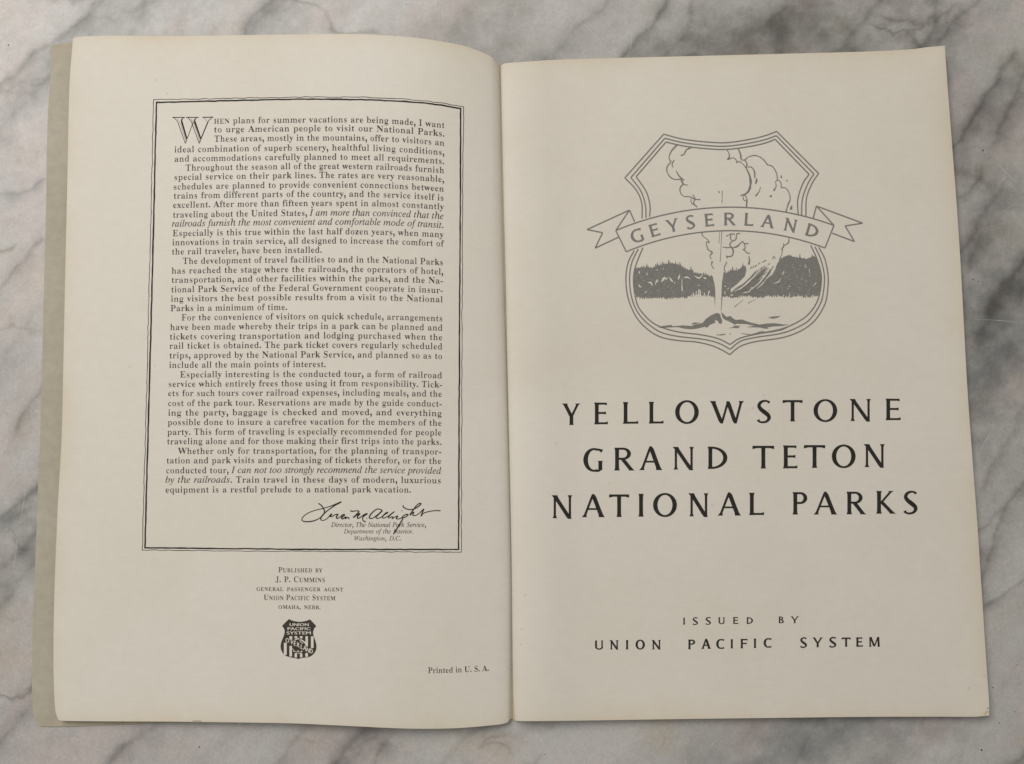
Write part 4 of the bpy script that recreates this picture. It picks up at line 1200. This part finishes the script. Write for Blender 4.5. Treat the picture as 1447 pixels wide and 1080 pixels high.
# unprinted flecks: bare paper left inside the dark wood
ink = Ink(right_sheet, right_page, M_page_r, .00012)
for p, w in (
    (a6([(305, 335), (335, 335), (350, 365)]), [.3, 1.6, .6]), (a6([(375, 360), (395, 310), (405, 330)]), [.4, 1.4, .3]), (a6([(436, 330), (455, 300), (470, 280)]), [.5, 1.9, .6]), (a6([(470, 290), (480, 300), (500, 285)]), [.6, 1.5, .3]),
    (a6([(515, 285), (530, 310), (548, 330)]), [.5, 1.6, .4]), (a6([(595, 310), (603, 285), (612, 255)]), [.4, 1.6, .4]), (a6([(632, 300), (632, 360), (635, 415)]), [.5, .8, 1.4]), (a6([(650, 290), (680, 282), (712, 300)]), [.5, 1.5, .4]),
    (a6([(750, 270), (790, 290), (815, 285)]), [.4, 1.5, .5]), (a6([(790, 300), (820, 270), (830, 258)]), [.3, 1.2, .3]), (a6([(835, 285), (850, 292), (868, 300)]), [.5, 1.4, .3]), (a6([(225, 225), (226, 248)]), 1.0), (a6([(218, 352), (232, 372), (245, 378)]), [.3, 1.3, .5]),
    (a6([(275, 430), (300, 418)]), .9), (a6([(298, 240), (300, 265)]), .7), (a6([(395, 205), (398, 220)]), .9), (a6([(785, 355), (800, 365)]), .9), (a6([(450, 195), (455, 210)]), .5), (a6([(560, 330), (566, 345)]), .6),
    (a6([(740, 470), (742, 430)]), .9), (a6([(765, 470), (770, 415)]), 1.0), (a6([(790, 468), (795, 400)]), 1.1), (a6([(812, 470), (806, 405)]), .9), (a6([(850, 470), (845, 430)]), .8), (a6([(880, 465), (892, 410)]), 1.1), (a6([(725, 465), (728, 445)]), .7),
    (a7([(560, 345), (610, 325), (628, 290)]), [.4, 1.0, .3]), (a7([(645, 265), (660, 228)]), [.4, 1.0]), (a7([(860, 155), (872, 190)]), [.3, .8]), (a7([(935, 372), (968, 335)]), [.3, .9]), (a7([(700, 372), (722, 370)]), .6), (a7([(900, 200), (905, 240)]), .5), (a7([(780, 280), (790, 282)]), .5),
    (a7([(95, 375), (108, 366)]), .8), (a7([(120, 400), (135, 385)]), .6), (a7([(95, 415), (98, 450)]), .6), (a7([(150, 452), (175, 455)]), 1.0), (a7([(560, 470), (565, 455)]), .8), (a7([(600, 470), (602, 450)]), .7), (a7([(655, 470), (656, 452)]), .9), (a7([(715, 470), (712, 440)]), .8), (a7([(795, 468), (798, 445)]), .9), (a7([(870, 470), (868, 452)]), .8), (a7([(935, 468), (938, 450)]), .8),
    (a7([(180, 420), (260, 380), (360, 290), (440, 215)]), [.4, 1.2, 1.2, .6]), (a7([(400, 395), (450, 350), (490, 300)]), [.3, 1.0, .4]), (a7([(355, 395), (430, 330), (520, 215)]), [.6, 1.2, .6]), (a7([(540, 270), (580, 190)]), [.5, .8]),
): ink.stroke(p, np.array(w) * 1.45, wob=.3, seed=int(p[0][0]))
fr = random.Random(12)
for k in range(150):
    if fr.random() < .5: x_, y_ = fr.uniform(190, 930), fr.uniform(260, 450); p0 = a6([(x_, y_)])[0]
    else: x_, y_ = fr.uniform(620, 990), fr.uniform(150, 450); p0 = a7([(x_, y_)])[0]
    l_ = fr.uniform(.8, 2.6)
    ink.stroke([p0, (p0[0] + l_, p0[1] - l_ * .55)], fr.uniform(.15, .38), smooth=False)
ink.done('unprinted_flecks')

# ------------------------------------------------------------------ wear: stains and a crease on the paper
ink = Ink(right_sheet, right_page, M_edge, .00004)
for px_, py_, rr2 in ((1395, 1006, 2.6), (1392, 1009, 2.2)):
    ink.poly([(px_ + rr2 * (1 + .3 * math.sin(3 * a)) * math.cos(a), py_ + .8 * rr2 * math.sin(a)) for a in np.linspace(0, 2 * math.pi, 13)[:-1]])
ink.done('corner_stain')
for px_, py_, rr2 in ((1396, 1001, .9), (742, 841, .6), (737, 889, .5), (736, 911, .5), (1071, 675, .35), (865, 760, .35), (1220, 540, .3), (898, 880, .3)):
    ink = Ink(right_sheet, right_page, M_faint, .0001)
    ink.poly([(px_ + rr2 * math.cos(a), py_ + rr2 * math.sin(a)) for a in np.linspace(0, 2 * math.pi, 8)[:-1]])
    ink.done('speck')
ink = Ink(left_sheet, left_page, M_cover, .00003)
ink.poly([(270.5, 1020.6), (273, 1018.3), (283, 1018.0), (286, 1020.6)])
ink.done('torn_nick')

# scratches and grit on the stone
m, nt, N, L, P = new_mat('pale_scratch')
P.inputs['Base Color'].default_value = (.56, .55, .53, 1); P.inputs['Roughness'].default_value = .6
m2, nt2, N2, L2_, P2 = new_mat('dark_grit')
P2.inputs['Base Color'].default_value = (.05, .04, .035, 1); P2.inputs['Roughness'].default_value = .8
sv, sf = [], []
SCR = [((37, 682), (24, 760)), ((24, 760), (17, 815)), ((1378, 452), (1446, 456)), ((1404, 228), (1440, 262)), ((893, 50), (888, 80)), ((820, 30), (850, 60)), ((1360, 90), (1372, 98)), ((1352, 150), (1362, 166)), ((300, 3), (312, 20)), ((1215, 60), (1300, 22)),
       ((8, 640), (3, 700)), ((640, 1050), (655, 1062)), ((20, 900), (45, 930)), ((1418, 300), (1440, 285)), ((960, 5), (955, 12)), ((1385, 640), (1400, 610)), ((900, 1040), (930, 1052)), ((232, 40), (238, 22)), ((1000, 1060), (1020, 1040)), ((30, 300), (44, 330))]
for (a, b) in SCR:
    pa = unproject(*a, .00002); pb = unproject(*b, .00002)
    d = (pb - pa); n_ = np.array([-d[1], d[0], 0]); n_ /= np.linalg.norm(n_)
    k = 10; base = len(sv)
    for i in range(k + 1):
        t_ = i / k; w = (.00007 * math.sin(math.pi * min(max(t_, .05), .95)) + .00001) * random.uniform(.5, 1.1)
        p = pa + d * t_ + n_ * .0003 * math.sin(4 * t_)
        sv.append(p + n_ * w); sv.append(p - n_ * w)
    for i in range(k): sf.append((base + 2 * i, base + 2 * i + 1, base + 2 * i + 3, base + 2 * i + 2))
so = mesh_obj('scratches', sv, sf, m, table); so['kind'] = 'stuff'
sv, sf = [], []
for (x, y, r_) in [(282, 1056, 1.2), (12, 64, 1.3), (290, 29, .8), (574, 6, .9), (1389, 213, 1.6), (1375, 395, 1.3), (1382, 398, 1.0), (1403, 972, 1.0), (1387, 1060, 1.6), (1397, 317, .8), (60, 625, 1.0), (1412, 1022, 1.0), (1433, 1006, .8), (1437, 940, 1.0), (1338, 32, 1.2), (770, 1066, .8), (1269, 1050, .7), (640, 1032, .6), (1178, 1030, .6)]:
    c_ = unproject(x, y, .0); rr3 = r_ * PXM; base = len(sv); n_ = 7
    for j in range(n_):
        a = 2 * math.pi * j / n_; q = rr3 * random.uniform(.6, 1.1); sv.append((c_[0] + q * math.cos(a), c_[1] + q * math.sin(a), .00001))
    sv.append((c_[0], c_[1], rr3 * .5))
    for j in range(n_): sf.append((base + j, base + (j + 1) % n_, base + n_))
so = mesh_obj('grit', sv, sf, m2, table); so['kind'] = 'stuff'
